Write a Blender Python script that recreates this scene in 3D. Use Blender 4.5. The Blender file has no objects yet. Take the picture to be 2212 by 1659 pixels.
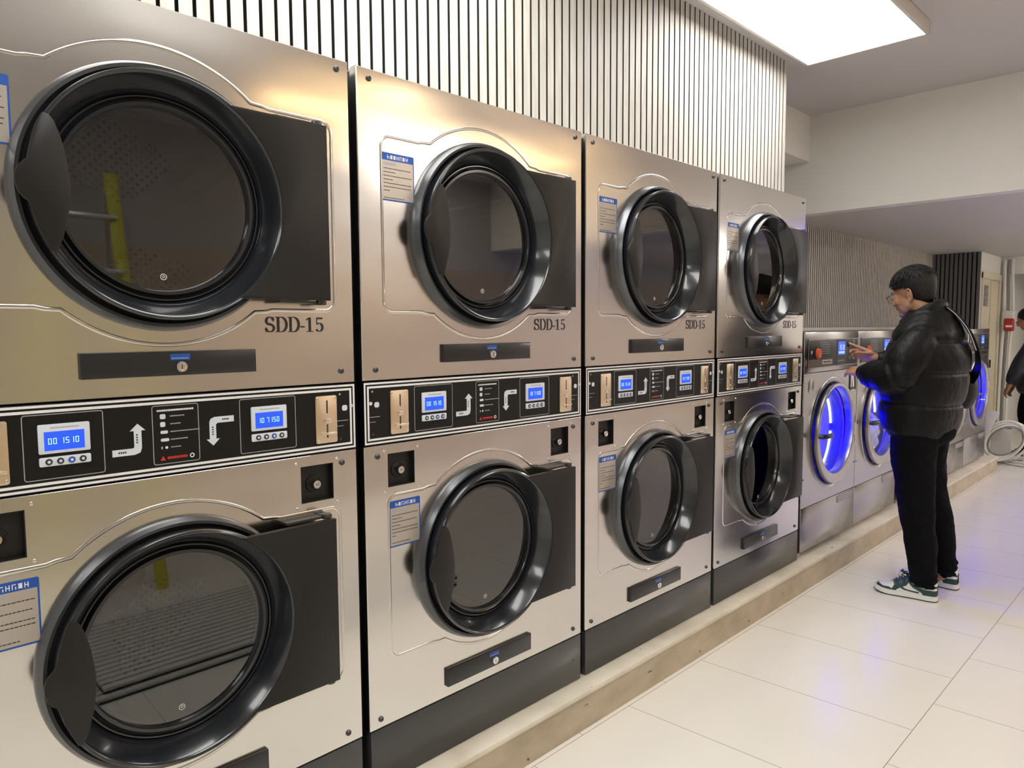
EXPO=0.1; LAMP=9.0; WBLUE=22.0; BLUET=18.0
import bpy, bmesh, math, random
from math import sin, cos, pi, radians
from mathutils import Vector, Matrix, Euler
random.seed(7)
S = bpy.context.scene
COL = S.collection
ZC = 0.148            # top of the concrete curb

# ------------------------------------------------------------------ materials
def mat(name, col=(.8,.8,.8), rough=.5, metal=0.0, emis=None, es=0.0, coat=0.0, spec=.5, bump=None, ior=1.5):
    m = bpy.data.materials.new(name); m.use_nodes = True
    nt = m.node_tree; b = nt.nodes['Principled BSDF']
    b.inputs['Base Color'].default_value = (*col, 1)
    b.inputs['Roughness'].default_value = rough
    b.inputs['Metallic'].default_value = metal
    b.inputs['IOR'].default_value = ior
    b.inputs['Specular IOR Level'].default_value = spec
    b.inputs['Coat Weight'].default_value = coat
    b.inputs['Coat Roughness'].default_value = .08
    if emis:
        b.inputs['Emission Color'].default_value = (*emis, 1); b.inputs['Emission Strength'].default_value = es
    if bump:
        sc, st, dist = bump[:3]; stretch = bump[3] if len(bump) > 3 else (1,1,1)
        tc = nt.nodes.new('ShaderNodeTexCoord'); mp = nt.nodes.new('ShaderNodeMapping'); mp.inputs['Scale'].default_value = stretch
        n = nt.nodes.new('ShaderNodeTexNoise'); n.inputs['Scale'].default_value = sc; n.inputs['Detail'].default_value = 3
        bp = nt.nodes.new('ShaderNodeBump'); bp.inputs['Strength'].default_value = st; bp.inputs['Distance'].default_value = dist
        L = nt.links
        L.new(tc.outputs['Object'], mp.inputs[0]); L.new(mp.outputs[0], n.inputs['Vector']); L.new(n.outputs['Fac'], bp.inputs['Height'])
        L.new(bp.outputs[0], b.inputs['Normal'])
    return m

def noise_color(m, scale, c1, c2, lo=.35, hi=.65, detail=4, stretch=(1,1,1)):
    nt = m.node_tree; L = nt.links
    tc = nt.nodes.new('ShaderNodeTexCoord'); mp = nt.nodes.new('ShaderNodeMapping'); mp.inputs['Scale'].default_value = stretch
    n = nt.nodes.new('ShaderNodeTexNoise'); n.inputs['Scale'].default_value = scale; n.inputs['Detail'].default_value = detail
    r = nt.nodes.new('ShaderNodeValToRGB'); e = r.color_ramp.elements
    e[0].position = lo; e[0].color = (*c1,1); e[1].position = hi; e[1].color = (*c2,1)
    L.new(tc.outputs['Object'], mp.inputs[0]); L.new(mp.outputs[0], n.inputs['Vector']); L.new(n.outputs['Fac'], r.inputs[0])
    L.new(r.outputs[0], nt.nodes['Principled BSDF'].inputs['Base Color'])
    return r

def steel(name, col, rough):
    m = mat(name, col, rough, 1.0)
    nt = m.node_tree; L = nt.links; b = nt.nodes['Principled BSDF']
    tc = nt.nodes.new('ShaderNodeTexCoord')
    # slow sheet waviness
    mp = nt.nodes.new('ShaderNodeMapping'); mp.inputs['Scale'].default_value = (1,1.1,2.6)
    n = nt.nodes.new('ShaderNodeTexNoise'); n.inputs['Scale'].default_value = 1.6; n.inputs['Detail'].default_value = 1
    bp = nt.nodes.new('ShaderNodeBump'); bp.inputs['Strength'].default_value = .5; bp.inputs['Distance'].default_value = .012
    # fine brushing, vertical
    mp2 = nt.nodes.new('ShaderNodeMapping'); mp2.inputs['Scale'].default_value = (60,900,3)
    n2 = nt.nodes.new('ShaderNodeTexNoise'); n2.inputs['Scale'].default_value = 1.0; n2.inputs['Detail'].default_value = 2
    mr = nt.nodes.new('ShaderNodeMapRange'); mr.inputs['To Min'].default_value = rough-.012; mr.inputs['To Max'].default_value = rough+.012
    L.new(tc.outputs['Object'], mp.inputs[0]); L.new(mp.outputs[0], n.inputs['Vector']); L.new(n.outputs['Fac'], bp.inputs['Height'])
    L.new(bp.outputs[0], b.inputs['Normal'])
    L.new(tc.outputs['Object'], mp2.inputs[0]); L.new(mp2.outputs[0], n2.inputs['Vector'])
    L.new(n2.outputs['Fac'], mr.inputs['Value']); L.new(mr.outputs[0], b.inputs['Roughness'])
    b.inputs['Anisotropic'].default_value = 0.0
    return m

def door_glass(name, tint, ior=1.6, spec=(1,1,1)):
    m = bpy.data.materials.new(name); m.use_nodes = True; nt = m.node_tree; nt.nodes.clear(); L = nt.links
    o = nt.nodes.new('ShaderNodeOutputMaterial'); t = nt.nodes.new('ShaderNodeBsdfTransparent'); t.inputs[0].default_value = (*tint,1)
    g = nt.nodes.new('ShaderNodeBsdfGlossy'); g.inputs['Roughness'].default_value = .02; g.inputs['Color'].default_value = (*spec,1)
    # Schlick reflectance of a pane, same from both sides
    lw = nt.nodes.new('ShaderNodeLayerWeight'); lw.inputs[0].default_value = .5
    p5 = nt.nodes.new('ShaderNodeMath'); p5.operation = 'POWER'; p5.inputs[1].default_value = 5; L.new(lw.outputs['Facing'], p5.inputs[0])
    f = nt.nodes.new('ShaderNodeMapRange'); F0 = 1.6*((ior-1)/(ior+1))**2; f.inputs['To Min'].default_value = F0; f.inputs['To Max'].default_value = 1; L.new(p5.outputs[0], f.inputs['Value'])
    x = nt.nodes.new('ShaderNodeMixShader'); L.new(f.outputs[0], x.inputs[0]); L.new(t.outputs[0], x.inputs[1]); L.new(g.outputs[0], x.inputs[2])
    L.new(x.outputs[0], o.inputs[0]); return m

def perforated(name, col, hole, pitch, frac, metal=.6, rough=.45, axes='YZ', sector=None):
    m = mat(name, col, rough, metal); nt = m.node_tree; L = nt.links; b = nt.nodes['Principled BSDF']
    tc = nt.nodes.new('ShaderNodeTexCoord'); sp = nt.nodes.new('ShaderNodeSeparateXYZ'); L.new(tc.outputs['Object'], sp.inputs[0])
    def M(op, a, bb=None):
        n = nt.nodes.new('ShaderNodeMath'); n.operation = op
        for i, v in enumerate((a, bb)):
            if v is None: continue
            if isinstance(v, (int, float)): n.inputs[i].default_value = v
            else: L.new(v, n.inputs[i])
        return n.outputs[0]
    u, v = sp.outputs[axes[0]], sp.outputs[axes[1]]
    a = M('ADD', u, v); c = M('SUBTRACT', u, v)
    def cell(s): return M('SUBTRACT', M('FRACT', M('ADD', M('MULTIPLY', s, 1/(pitch*1.414)), 50.0)), .5)
    a, c = cell(a), cell(c)
    d = M('SQRT', M('ADD', M('MULTIPLY', a, a), M('MULTIPLY', c, c)))
    k = M('LESS_THAN', d, frac)
    if sector:      # punched only in three wide sectors of the drum's back plate
        a2 = M('SUBTRACT', u, sector[0]); c2 = M('SUBTRACT', v, sector[1])
        r2 = M('SQRT', M('ADD', M('MULTIPLY', a2, a2), M('MULTIPLY', c2, c2))); th = M('ARCTAN2', c2, a2)
        k = M('MULTIPLY', k, M('MULTIPLY', M('LESS_THAN', r2, .32), M('MULTIPLY', M('GREATER_THAN', r2, .11), M('GREATER_THAN', M('SINE', M('ADD', M('MULTIPLY', th, 3.0), sector[2])), -.15))))
    mx = nt.nodes.new('ShaderNodeMix'); mx.data_type = 'RGBA'; mx.inputs[6].default_value = (*col,1); mx.inputs[7].default_value = (*hole,1)
    L.new(k, mx.inputs[0]); L.new(mx.outputs[2], b.inputs['Base Color'])
    return m

M = {}
M['steel'] = steel('dryer_brushed_steel', (.69,.67,.64), .18)
M['wsteel'] = steel('washer_brushed_steel', (.42,.40,.40), .22)
M['polish'] = mat('polished_steel', (.78,.77,.75), .12, 1)
M['chrome'] = mat('chrome', (.85,.84,.82), .08, 1)
M['black'] = mat('black_plastic', (.014,.015,.017), .32, coat=.15)
M['blackgloss'] = mat('black_gloss_ring', (.012,.014,.018), .20, coat=.5)
M['rubber'] = mat('dark_satin_flange', (.13,.135,.145), .27, .65)
M['flat'] = mat('black_coated_plate', (.013,.012,.011), .40, spec=.35)
M['plinth'] = mat('charcoal_plinth', (.045,.046,.048), .28, coat=.25)
M['panel'] = mat('black_control_film', (.007,.007,.007), .38, spec=.3)
M['white'] = mat('white_print', (.85,.85,.86), .5)
M['gray'] = mat('grey_print', (.42,.42,.44), .5)
M['red'] = mat('red_print', (.6,.03,.015), .5)
M['ink'] = mat('dark_ink', (.03,.03,.035), .5)
M['bezel'] = mat('pale_display_bezel', (.70,.76,.84), .4)
M['lcd'] = mat('blue_lcd', (.02,.06,.5), .3, emis=(.010,.07,.85), es=1.0)
M['seg'] = mat('lcd_segments', (.3,.5,.9), .4, emis=(.35,.6,1), es=1.2)
M['brassy'] = mat('satin_coin_plate', (.80,.66,.48), .33, 1)
M['labelblue'] = mat('label_blue', (.012,.09,.42), .4)
M['label'] = mat('label_paper', (.50,.45,.40), .3, .35)
M['screw'] = mat('screw_dark', (.10,.10,.10), .3, .8)
M['side'] = mat('cabinet_side', (.10,.105,.11), .4, .7)
M['glass'] = door_glass('tinted_door_glass', (.36,.33,.29), 1.72)
M['wglass'] = door_glass('washer_door_glass', (.82,.84,.97), 1.28)
M['drum'] = perforated('perforated_drum', (.50,.46,.41), (.01,.01,.01), .019, .27, sector=(.458,1.755-.148,-2.09)); M['drumlow'] = perforated('perforated_drum_low', (.50,.46,.41), (.01,.01,.01), .019, .27, sector=(.458,.7635-.148,4.19))
M['drumside'] = perforated('perforated_drum_wall', (.45,.42,.38), (.01,.01,.01), .02, .25, axes='XZ')
M['wdrum'] = mat('washer_drum_steel', (.15,.15,.17), .35, .3)
M['bluelamp'] = mat('blue_led', (.1,.1,1), .5, emis=(.012,.003,1), es=6)
M['arc'] = mat('painted_led_reflection', (.8,.85,1), .5, emis=(.62,.68,1), es=4.0)  # glow colour for the LED ring's reflections in the drum
M['orange'] = mat('orange_button', (.60,.085,.02), .35)
M['wdisp'] = mat('washer_display', (.05,.10,.5), .3, emis=(.02,.09,.9), es=.75)
M['cloth_white'] = mat('white_laundry', (.85,.85,.86), .8, bump=(25,.6,.01))

# ------------------------------------------------------------------ mesh builder
class MB:
    def __init__(s): s.v=[]; s.f=[]; s.m=[]
    def add(s, vs, fs, m=0, X=None):
        o=len(s.v)
        if X is not None: vs=[tuple(X @ Vector(v)) for v in vs]
        s.v += [tuple(v) for v in vs]
        for f in fs: s.f.append([i+o for i in f]); s.m.append(m)
        return s
    def bm(s, bm, m=0, X=None):
        bm.verts.index_update()
        return s.add([v.co[:] for v in bm.verts],[[v.index for v in f.verts] for f in bm.faces],m,X)
    def box(s,x0,x1,y0,y1,z0,z1,m=0,bev=0,seg=2,X=None):
        b=bmesh.new(); bmesh.ops.create_cube(b,size=1)
        for v in b.verts:
            v.co=Vector(((x0+x1)/2+v.co.x*(x1-x0),(y0+y1)/2+v.co.y*(y1-y0),(z0+z1)/2+v.co.z*(z1-z0)))
        if bev: bmesh.ops.bevel(b,geom=b.edges[:],offset=bev,segments=seg,profile=.5,affect='EDGES')
        s.bm(b,m,X); b.free(); return s
    def lathe(s,prof,cy,cz,n=96,m=0,a0=0,a1=2*pi,closed=False,X=None):
        """profile of (radius, x) spun round an axis along X through (cy, cz)"""
        full=abs(a1-a0-2*pi)<1e-6; k=n if full else n+1
        vs=[]; P=len(prof)
        for i in range(k):
            a=a0+(a1-a0)*i/n
            for r,x in prof: vs.append((x,cy+r*cos(a),cz+r*sin(a)))
        fs=[]
        for i in range(n):
            j=(i+1)%k
            for p in range(P-1 if not closed else P):
                q=(p+1)%P
                fs.append([i*P+p,i*P+q,j*P+q,j*P+p])
        return s.add(vs,fs,m,X)
    def disc(s,r,x,cy,cz,n=96,m=0,X=None):
        return s.add([(x,cy+r*cos(2*pi*i/n),cz+r*sin(2*pi*i/n)) for i in range(n)],[list(range(n))],m,X)
    def prism(s,poly,x0,x1,m=0,bev=0,X=None):
        b=bmesh.new(); vs=[b.verts.new((x0,y,z)) for y,z in poly]
        f=b.faces.new(vs); r=bmesh.ops.extrude_face_region(b,geom=[f])
        nv=[g for g in r['geom'] if isinstance(g,bmesh.types.BMVert)]
        for v in nv: v.co.x=x1
        bmesh.ops.recalc_face_normals(b,faces=b.faces[:])
        if bev:
            ed=[e for e in b.edges if abs(e.verts[0].co.x-x1)<1e-7 and abs(e.verts[1].co.x-x1)<1e-7]
            bmesh.ops.bevel(b,geom=ed,offset=bev,segments=2,profile=.5,affect='EDGES')
        s.bm(b,m,X); b.free(); return s
    def tube(s,path,rad,n=12,m=0,caps=True,X=None,flat=1.0,up=(0,0,1)):
        """round tube along a path; rad: number or list; flat squeezes one axis"""
        P=[Vector(p) for p in path]; k=len(P)
        R=[rad]*k if isinstance(rad,(int,float)) else list(rad)
        t0=(P[1]-P[0]).normalized(); u=Vector(up)
        if abs(t0.dot(u))>.95: u=Vector((1,0,0))
        a=(u-t0*u.dot(t0)).normalized(); vs=[]
        for i in range(k):
            t=(P[min(i+1,k-1)]-P[max(i-1,0)]).normalized()
            a=(a-t*a.dot(t)).normalized(); b=t.cross(a)
            for j in range(n):
                q=2*pi*j/n; r=R[i]
                rx,ry=(r if isinstance(r,tuple) else (r,r*flat))
                vs.append(P[i]+a*(cos(q)*rx)+b*(sin(q)*ry))
        fs=[[i*n+j,i*n+(j+1)%n,(i+1)*n+(j+1)%n,(i+1)*n+j] for i in range(k-1) for j in range(n)]
        if caps: fs+= [list(range(n))[::-1],[(k-1)*n+j for j in range(n)]]
        return s.add(vs,fs,m,X)
    def ball(s,c,r,m=0,n=24,X=None):
        b=bmesh.new(); bmesh.ops.create_uvsphere(b,u_segments=n,v_segments=max(6,n//2),radius=1)
        r=r if isinstance(r,(tuple,list)) else (r,r,r)
        for v in b.verts: v.co=Vector((c[0]+v.co.x*r[0],c[1]+v.co.y*r[1],c[2]+v.co.z*r[2]))
        s.bm(b,m,X); b.free(); return s
    def quad(s,pts,m=0): return s.add(pts,[[0,1,2,3]],m)
    def build(s,name,mats,parent=None,off=(0,0,0),loc=(0,0,0),angle=35,smooth=True):
        me=bpy.data.meshes.new(name)
        me.from_pydata([(v[0]-off[0],v[1]-off[1],v[2]-off[2]) for v in s.v],[],s.f)
        if not isinstance(mats,(list,tuple)): mats=[mats]
        for q in mats: me.materials.append(M[q] if isinstance(q,str) else q)
        me.polygons.foreach_set('material_index',s.m)
        b=bmesh.new(); b.from_mesh(me); bmesh.ops.recalc_face_normals(b,faces=b.faces[:]); b.to_mesh(me); b.free()
        if smooth:
            me.polygons.foreach_set('use_smooth',[True]*len(me.polygons)); me.set_sharp_from_angle(angle=radians(angle))
        me.update()
        o=bpy.data.objects.new(name,me); COL.objects.link(o); o.location=loc
        if parent: o.parent=parent
        return o

def tag(o,label=None,cat=None,group=None,kind=None):
    if label: o['label']=label
    if cat: o['category']=cat
    if group: o['group']=group
    if kind: o['kind']=kind
    return o
def empty(name,loc=(0,0,0),rz=0):
    o=bpy.data.objects.new(name,None); COL.objects.link(o); o.location=loc; o.rotation_euler=(0,0,rz); o.empty_display_size=.1; return o
def dup(o,parent=None):
    c=o.copy(); COL.objects.link(c)
    if parent: c.parent=parent
    for ch in list(o.children): dup(ch,c)
    return c
def text_bm(mb,s,size,cy,z,x,m=0,depth=.0004,align='CENTER',spread=1.0,bold=0.0,rot=0):
    """lettering on a face that looks towards +X; text runs along +Y"""
    cu=bpy.data.curves.new('lettering','FONT'); cu.body=s; cu.size=size; cu.align_x=align; cu.align_y='CENTER'; cu.extrude=depth; cu.offset=bold; cu.space_character=spread
    cu.resolution_u=3
    ob=bpy.data.objects.new('lettering',cu); COL.objects.link(ob)
    dg=bpy.context.evaluated_depsgraph_get(); me=bpy.data.meshes.new_from_object(ob.evaluated_get(dg))
    vs=[]
    for v in me.vertices:
        a,b=v.co.x*cos(rot)-v.co.y*sin(rot), v.co.x*sin(rot)+v.co.y*cos(rot)
        vs.append((x+v.co.z,cy+a,z+b))
    mb.add(vs,[list(p.vertices) for p in me.polygons],m)
    bpy.data.objects.remove(ob); bpy.data.curves.remove(cu); bpy.data.meshes.remove(me)
def struct(o): return tag(o,kind='structure')
def rrect(y0,y1,z0,z1,r,n=5):
    pts=[]
    for cy,cz,a in ((y1-r,z1-r,0),(y0+r,z1-r,pi/2),(y0+r,z0+r,pi),(y1-r,z0+r,1.5*pi)):
        for i in range(n+1): pts.append((cy+r*cos(a+i*pi/2/n),cz+r*sin(a+i*pi/2/n)))
    return pts
def outline(mb,pts,w,x,h,m=0,closed=True):
    """flat printed line / raised bead following a 2D (y,z) polyline on a face at x"""
    n=len(pts); P=[Vector(p) for p in pts]; vs=[]
    for i in range(n):
        a=P[(i-1)%n] if (closed or i>0) else P[i]; b=P[(i+1)%n] if (closed or i<n-1) else P[i]
        t=(b-a).normalized(); q=Vector((-t.y,t.x))
        for k,hh in ((-1,0),(-.7,.6*h),(0,h),(.7,.6*h),(1,0)):
            vs.append((x+hh,P[i].x+q.x*w/2*k,P[i].y+q.y*w/2*k))
    fs=[]
    for i in range(n if closed else n-1):
        j=(i+1)%n
        for k in range(4): fs.append([i*5+k,i*5+k+1,j*5+k+1,j*5+k])
    mb.add(vs,fs,m)
def flatline(mb,pts,w,x,m=0,closed=True):
    n=len(pts); P=[Vector(p) for p in pts]; vs=[]
    for i in range(n):
        a=P[(i-1)%n] if (closed or i>0) else P[i]; b=P[(i+1)%n] if (closed or i<n-1) else P[i]
        d1=(P[i]-a); d2=(b-P[i])
        if d1.length<1e-9: d1=d2
        if d2.length<1e-9: d2=d1
        d1.normalize(); d2.normalize(); t=(d1+d2).normalized(); q=Vector((-t.y,t.x)); sc=min(2,1/max(.3,t.dot(d1)))
        for k in (-1,1): vs.append((x,P[i].x+q.x*w/2*k*sc,P[i].y+q.y*w/2*k*sc))
    mb.add(vs,[[i*2,i*2+1,((i+1)%n)*2+1,((i+1)%n)*2] for i in range(n if closed else n-1)],m)
def plate_hole(mb,y0,y1,z0,z1,cy,cz,r,x,m=0,n=96,lip=.012):
    ang=sorted([2*pi*i/n for i in range(n)]+[math.atan2(z-cz,y-cy)%(2*pi) for y in (y0,y1) for z in (z0,z1)])
    k=len(ang); vs=[]
    for a in ang:
        c,s_=cos(a),sin(a); t=1e9
        if c>1e-9: t=min(t,(y1-cy)/c)
        if c<-1e-9: t=min(t,(y0-cy)/c)
        if s_>1e-9: t=min(t,(z1-cz)/s_)
        if s_<-1e-9: t=min(t,(z0-cz)/s_)
        vs+=[(x,cy+r*c,cz+r*s_),(x,cy+t*c,cz+t*s_),(x-lip,cy+r*c,cz+r*s_)]
    fs=[]
    for i in range(k):
        j=(i+1)%k; fs+=[[i*3,i*3+1,j*3+1,j*3],[i*3,j*3,j*3+2,i*3+2]]
    mb.add(vs,fs,m)
# ------------------------------------------------------------------ camera
def camera():
    cd=bpy.data.cameras.new('camera'); co=bpy.data.objects.new('camera',cd); COL.objects.link(co)
    yaw,pitch,roll=-0.7838560954691278,-0.07708329900492303,-0.005919171323693312
    f=Vector((sin(yaw)*cos(pitch),cos(yaw)*cos(pitch),sin(pitch)))
    r=Vector((cos(yaw),-sin(yaw),0)); u=r.cross(f)
    r2=r*cos(roll)+u*sin(roll); u2=-r*sin(roll)+u*cos(roll)
    X=Matrix((r2,u2,-f)).transposed().to_4x4(); X.translation=Vector((1.6725,0,1.47))
    co.matrix_world=X; cd.sensor_fit='HORIZONTAL'; cd.sensor_width=36; cd.lens=1550.359/2212*36; cd.clip_start=.02
    S.camera=co
camera()
S.view_settings.view_transform='Standard'; S.view_settings.look='None'; S.view_settings.gamma=1; S.view_settings.exposure=EXPO
S.view_settings.use_curve_mapping=False

# ------------------------------------------------------------------ room
H1,H2=3.07,2.335      # ceiling heights before / after the dropped soffit
YB=5.59               # soffit face
YE=9.9                # dark slatted end wall
WX=4.2
M['ceil']=mat('matt_white_ceiling',(.60,.575,.57),.5); M['upper']=mat('grey_upper_wall',(.50,.49,.47),.6)
M['wallw']=mat('white_plaster',(.80,.79,.75),.7,bump=(40,.05,.002))
M['rwall']=mat('warm_tan_wall',(.56,.43,.28),.6); noise_color(M['rwall'],3,(.50,.42,.32),(.58,.49,.38))
M['slatw']=mat('bleached_wood_slats',(.74,.715,.65),.5); noise_color(M['slatw'],5,(.56,.54,.49),(.68,.66,.61),stretch=(8,8,1))
M['slatg']=mat('grey_wood_slats',(.42,.385,.345),.55); noise_color(M['slatg'],5,(.50,.47,.405),(.60,.57,.49),stretch=(8,8,1))
M['slatd']=mat('charcoal_slats',(.13,.132,.128),.5)
M['slatcore']=mat('dark_slat_core',(.035,.033,.03),.8); M['slatcoreg']=mat('grey_slat_core',(.16,.145,.13),.8); M['gap']=mat('slat_backing_felt',(.02,.02,.02),.9)
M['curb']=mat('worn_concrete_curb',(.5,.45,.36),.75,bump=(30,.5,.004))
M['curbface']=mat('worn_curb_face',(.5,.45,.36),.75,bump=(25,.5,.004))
def curb_mat(m,c1,c2):
    nt=m.node_tree; L=nt.links; b=nt.nodes['Principled BSDF']
    r=noise_color(m,6,c1,c2,.3,.7,6,(1,1,2))
    tc=nt.nodes.new('ShaderNodeTexCoord'); n=nt.nodes.new('ShaderNodeTexNoise'); n.inputs['Scale'].default_value=34; n.inputs['Detail'].default_value=5
    mp=nt.nodes.new('ShaderNodeMapping'); mp.inputs['Scale'].default_value=(1,.45,1)
    L.new(tc.outputs['Object'],mp.inputs[0]); L.new(mp.outputs[0],n.inputs['Vector'])
    cr=nt.nodes.new('ShaderNodeValToRGB'); cr.color_ramp.elements[0].position=.255; cr.color_ramp.elements[0].color=(.22,.16,.10,1); cr.color_ramp.elements[1].position=.29; cr.color_ramp.elements[1].color=(1,1,1,1)
    L.new(n.outputs['Fac'],cr.inputs[0])
    mx=nt.nodes.new('ShaderNodeMix'); mx.data_type='RGBA'; mx.blend_type='MULTIPLY'; mx.inputs[0].default_value=1
    L.new(r.outputs[0],mx.inputs[6]); L.new(cr.outputs[0],mx.inputs[7]); L.new(mx.outputs[2],b.inputs['Base Color'])
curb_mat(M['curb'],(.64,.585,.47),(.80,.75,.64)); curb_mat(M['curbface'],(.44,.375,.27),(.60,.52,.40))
def floor_mat():
    m=mat('glossy_cream_floor_tile',(.80,.77,.69),.13,coat=.0,spec=.6); nt=m.node_tree; L=nt.links; b=nt.nodes['Principled BSDF']
    tc=nt.nodes.new('ShaderNodeTexCoord'); sp=nt.nodes.new('ShaderNodeSeparateXYZ'); L.new(tc.outputs['Object'],sp.inputs[0])
    def Mh(op,a,bb=None,c=None):
        n=nt.nodes.new('ShaderNodeMath'); n.operation=op
        for i,v in enumerate((a,bb,c)):
            if v is None: continue
            if isinstance(v,(int,float)): n.inputs[i].default_value=v
            else: L.new(v,n.inputs[i])
        return n.outputs[0]
    X,Y=sp.outputs['X'],sp.outputs['Y']
    # long joints every 0.84 m, short joints every 0.53 m, the rows staggered
    u=Mh('DIVIDE',Mh('SUBTRACT',X,.088),.84); row=Mh('FLOOR',u)
    fx=Mh('ABSOLUTE',Mh('SUBTRACT',Mh('FRACT',Mh('ADD',u,.5)),.5)); jx=Mh('LESS_THAN',fx,.0013/.84)
    sh=Mh('MULTIPLY',Mh('MODULO',Mh('ADD',row,20),2),.26)
    v=Mh('DIVIDE',Mh('SUBTRACT',Mh('SUBTRACT',Y,Mh('MULTIPLY',X,.05)),Mh('ADD',2.22,sh)),.54)
    fy=Mh('ABSOLUTE',Mh('SUBTRACT',Mh('FRACT',Mh('ADD',v,40.5)),.5)); jy=Mh('LESS_THAN',fy,.0013/.54)
    j=Mh('MAXIMUM',jx,jy)
    n=nt.nodes.new('ShaderNodeTexNoise'); n.inputs['Scale'].default_value=1.5; n.inputs['Detail'].default_value=3; L.new(tc.outputs['Object'],n.inputs['Vector'])
    cr=nt.nodes.new('ShaderNodeValToRGB'); cr.color_ramp.elements[0].color=(.80,.775,.71,1); cr.color_ramp.elements[1].color=(.86,.84,.78,1); L.new(n.outputs['Fac'],cr.inputs[0])
    mx=nt.nodes.new('ShaderNodeMix'); mx.data_type='RGBA'; mx.inputs[7].default_value=(.30,.27,.22,1)
    L.new(j,mx.inputs[0]); L.new(cr.outputs[0],mx.inputs[6]); L.new(mx.outputs[2],b.inputs['Base Color'])
    mr=nt.nodes.new('ShaderNodeMapRange'); mr.inputs['To Min'].default_value=.16; mr.inputs['To Max'].default_value=.24; L.new(n.outputs['Fac'],mr.inputs['Value']); L.new(mr.outputs[0],b.inputs['Roughness'])
    return m
M['floor']=floor_mat()

struct(MB().box(-1.1,WX+.1,-3.1,13,-.1,0).build('floor','floor'))
struct(MB().box(-1.1,WX+.1,-3.1,YB+.05,H1,H1+.1).build('ceiling','ceil'))
struct(MB().box(-1.1,WX+.1,YB+.06,13,H2+.001,H2+.08,bev=0).build('ceiling','ceil'))
struct(MB().box(-1.0,WX,YB,YB+.12,H2,H1).build('trim_1','wallw'))        # dropped beam face
struct(MB().box(WX,WX+.1,-3.1,13,0,2.1).build('wall_right','rwall'))
struct(MB().box(WX,WX+.1,-3.1,13,2.1,H1).build('wall_right_upper','upper'))
struct(MB().box(-1.1,WX+.1,-3.1,-3.0,0,H1).build('wall_back','wallw'))
struct(MB().box(-1.05,-.96,-3.1,YB+.1,0,H1).box(-1.05,-.96,YB+.1,YE+.1,0,H2).build('wall_left','wallw'))
# white boxed duct between the slatted bulkhead and the beam
struct(MB().box(-.96,-.67,4.352,YB,2.73,H1).build('trim_2','wallw'))
def slats(mb,y0,y1,z0,z1,x,pitch,w,d,ax='y',e=.0008):
    n=int((y1-y0)/pitch)
    for i in range(n+1):
        a=y0+i*pitch; b=min(a+w,y1)
        if b-a<.004: continue
        if ax=='y': mb.box(x-d,x-e,a,b,z0,z1,1); mb.box(x-e,x,a,b,z0,z1,0)
        else: mb.box(a,b,x,x+d,z0,z1)
# pale slatted bulkhead above the dryers
mb=MB(); slats(mb,-1.50+.003,4.352,2.20,H1,-.3,.0461,.0355,.018)
struct(mb.build('wall_left_slats',['slatw','slatcore'],smooth=False))
struct(MB().box(-.96,-.318,-1.5,4.350,2.20,H1).build('wall_left_bulkhead','gap'))
# grey slats behind the washers
mb=MB(); slats(mb,4.4,YE,1.40,H2,-.925,.044,.030,.016)
struct(mb.build('wall_left_grey_slats',['slatg','slatcoreg'],smooth=False))
struct(MB().box(-.96,-.94,4.36,YE,0,H2).build('wall_left_backing','slatg'))
# charcoal slatted end wall
mb=MB()
for i in range(11):
    a=-.925+i*.047
    mb.box(a,min(a+.031,-.42),YE-.022,YE-.001,0,H2)
struct(mb.build('wall_end_slats','slatd',smooth=False))
struct(MB().box(-.96,-.425,YE,YE+.06,0,H2).build('wall_end','gap'))
# tiled floor curb
def curb():
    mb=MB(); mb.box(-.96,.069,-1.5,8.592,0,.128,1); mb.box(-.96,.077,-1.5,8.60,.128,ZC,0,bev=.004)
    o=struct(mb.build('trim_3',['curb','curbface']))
curb()
# cream ledge on the wall behind the washers
M['ledge']=mat('cream_ledge',(.72,.69,.60),.5)
struct(MB().box(-.935,-.872,4.36,8.9,1.40,1.462,bev=.003).build('trim_4','ledge'))

# side corridor at the far end: recessed white return wall with a door in it
M['cream']=mat('cream_paint',(.72,.66,.52),.55); M['doorp']=mat('cream_door',(.70,.64,.49),.5)
struct(MB().box(-.52,-.42,YE,9.96,0,H2).box(-.52,-.42,9.96,10.86,2.10,H2).box(-.52,-.42,10.86,10.95,0,H2).build('wall_far_return','wallw'))
d=MB(); d.box(-.47,-.425,9.96,10.86,.0,2.03)
do=struct(d.build('door_1','doorp'))
dh=MB(); dh.box(-.425,-.400,10.48,10.50,0.95,1.05).box(-.413,-.402,10.36,10.5,.99,1.01,bev=.003); dh.build('door_handle','screw',do)
nt_=MB(); nt_.box(-.425,-.4235,10.0,10.33,1.70,1.96); 
nt_.build('door_notice','label',do)
ns=MB()
for k in range(9): ns.box(-.4235,-.423,10.03,10.30-.05*(k%3),1.93-.026*k,1.937-.026*k,0)
ns.build('notice_text','ink',do)
fr=MB(); fr.box(-.425,-.40,9.93,9.975,0,2.10,bev=.004); fr.box(-.425,-.40,10.845,10.89,0,2.10,bev=.004); fr.box(-.425,-.395,9.93,10.89,2.03,2.11,bev=.004); fr.box(-.425,-.41,10.40,10.43,0,2.03)
fr.build('door_frame','cream',do)
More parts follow.
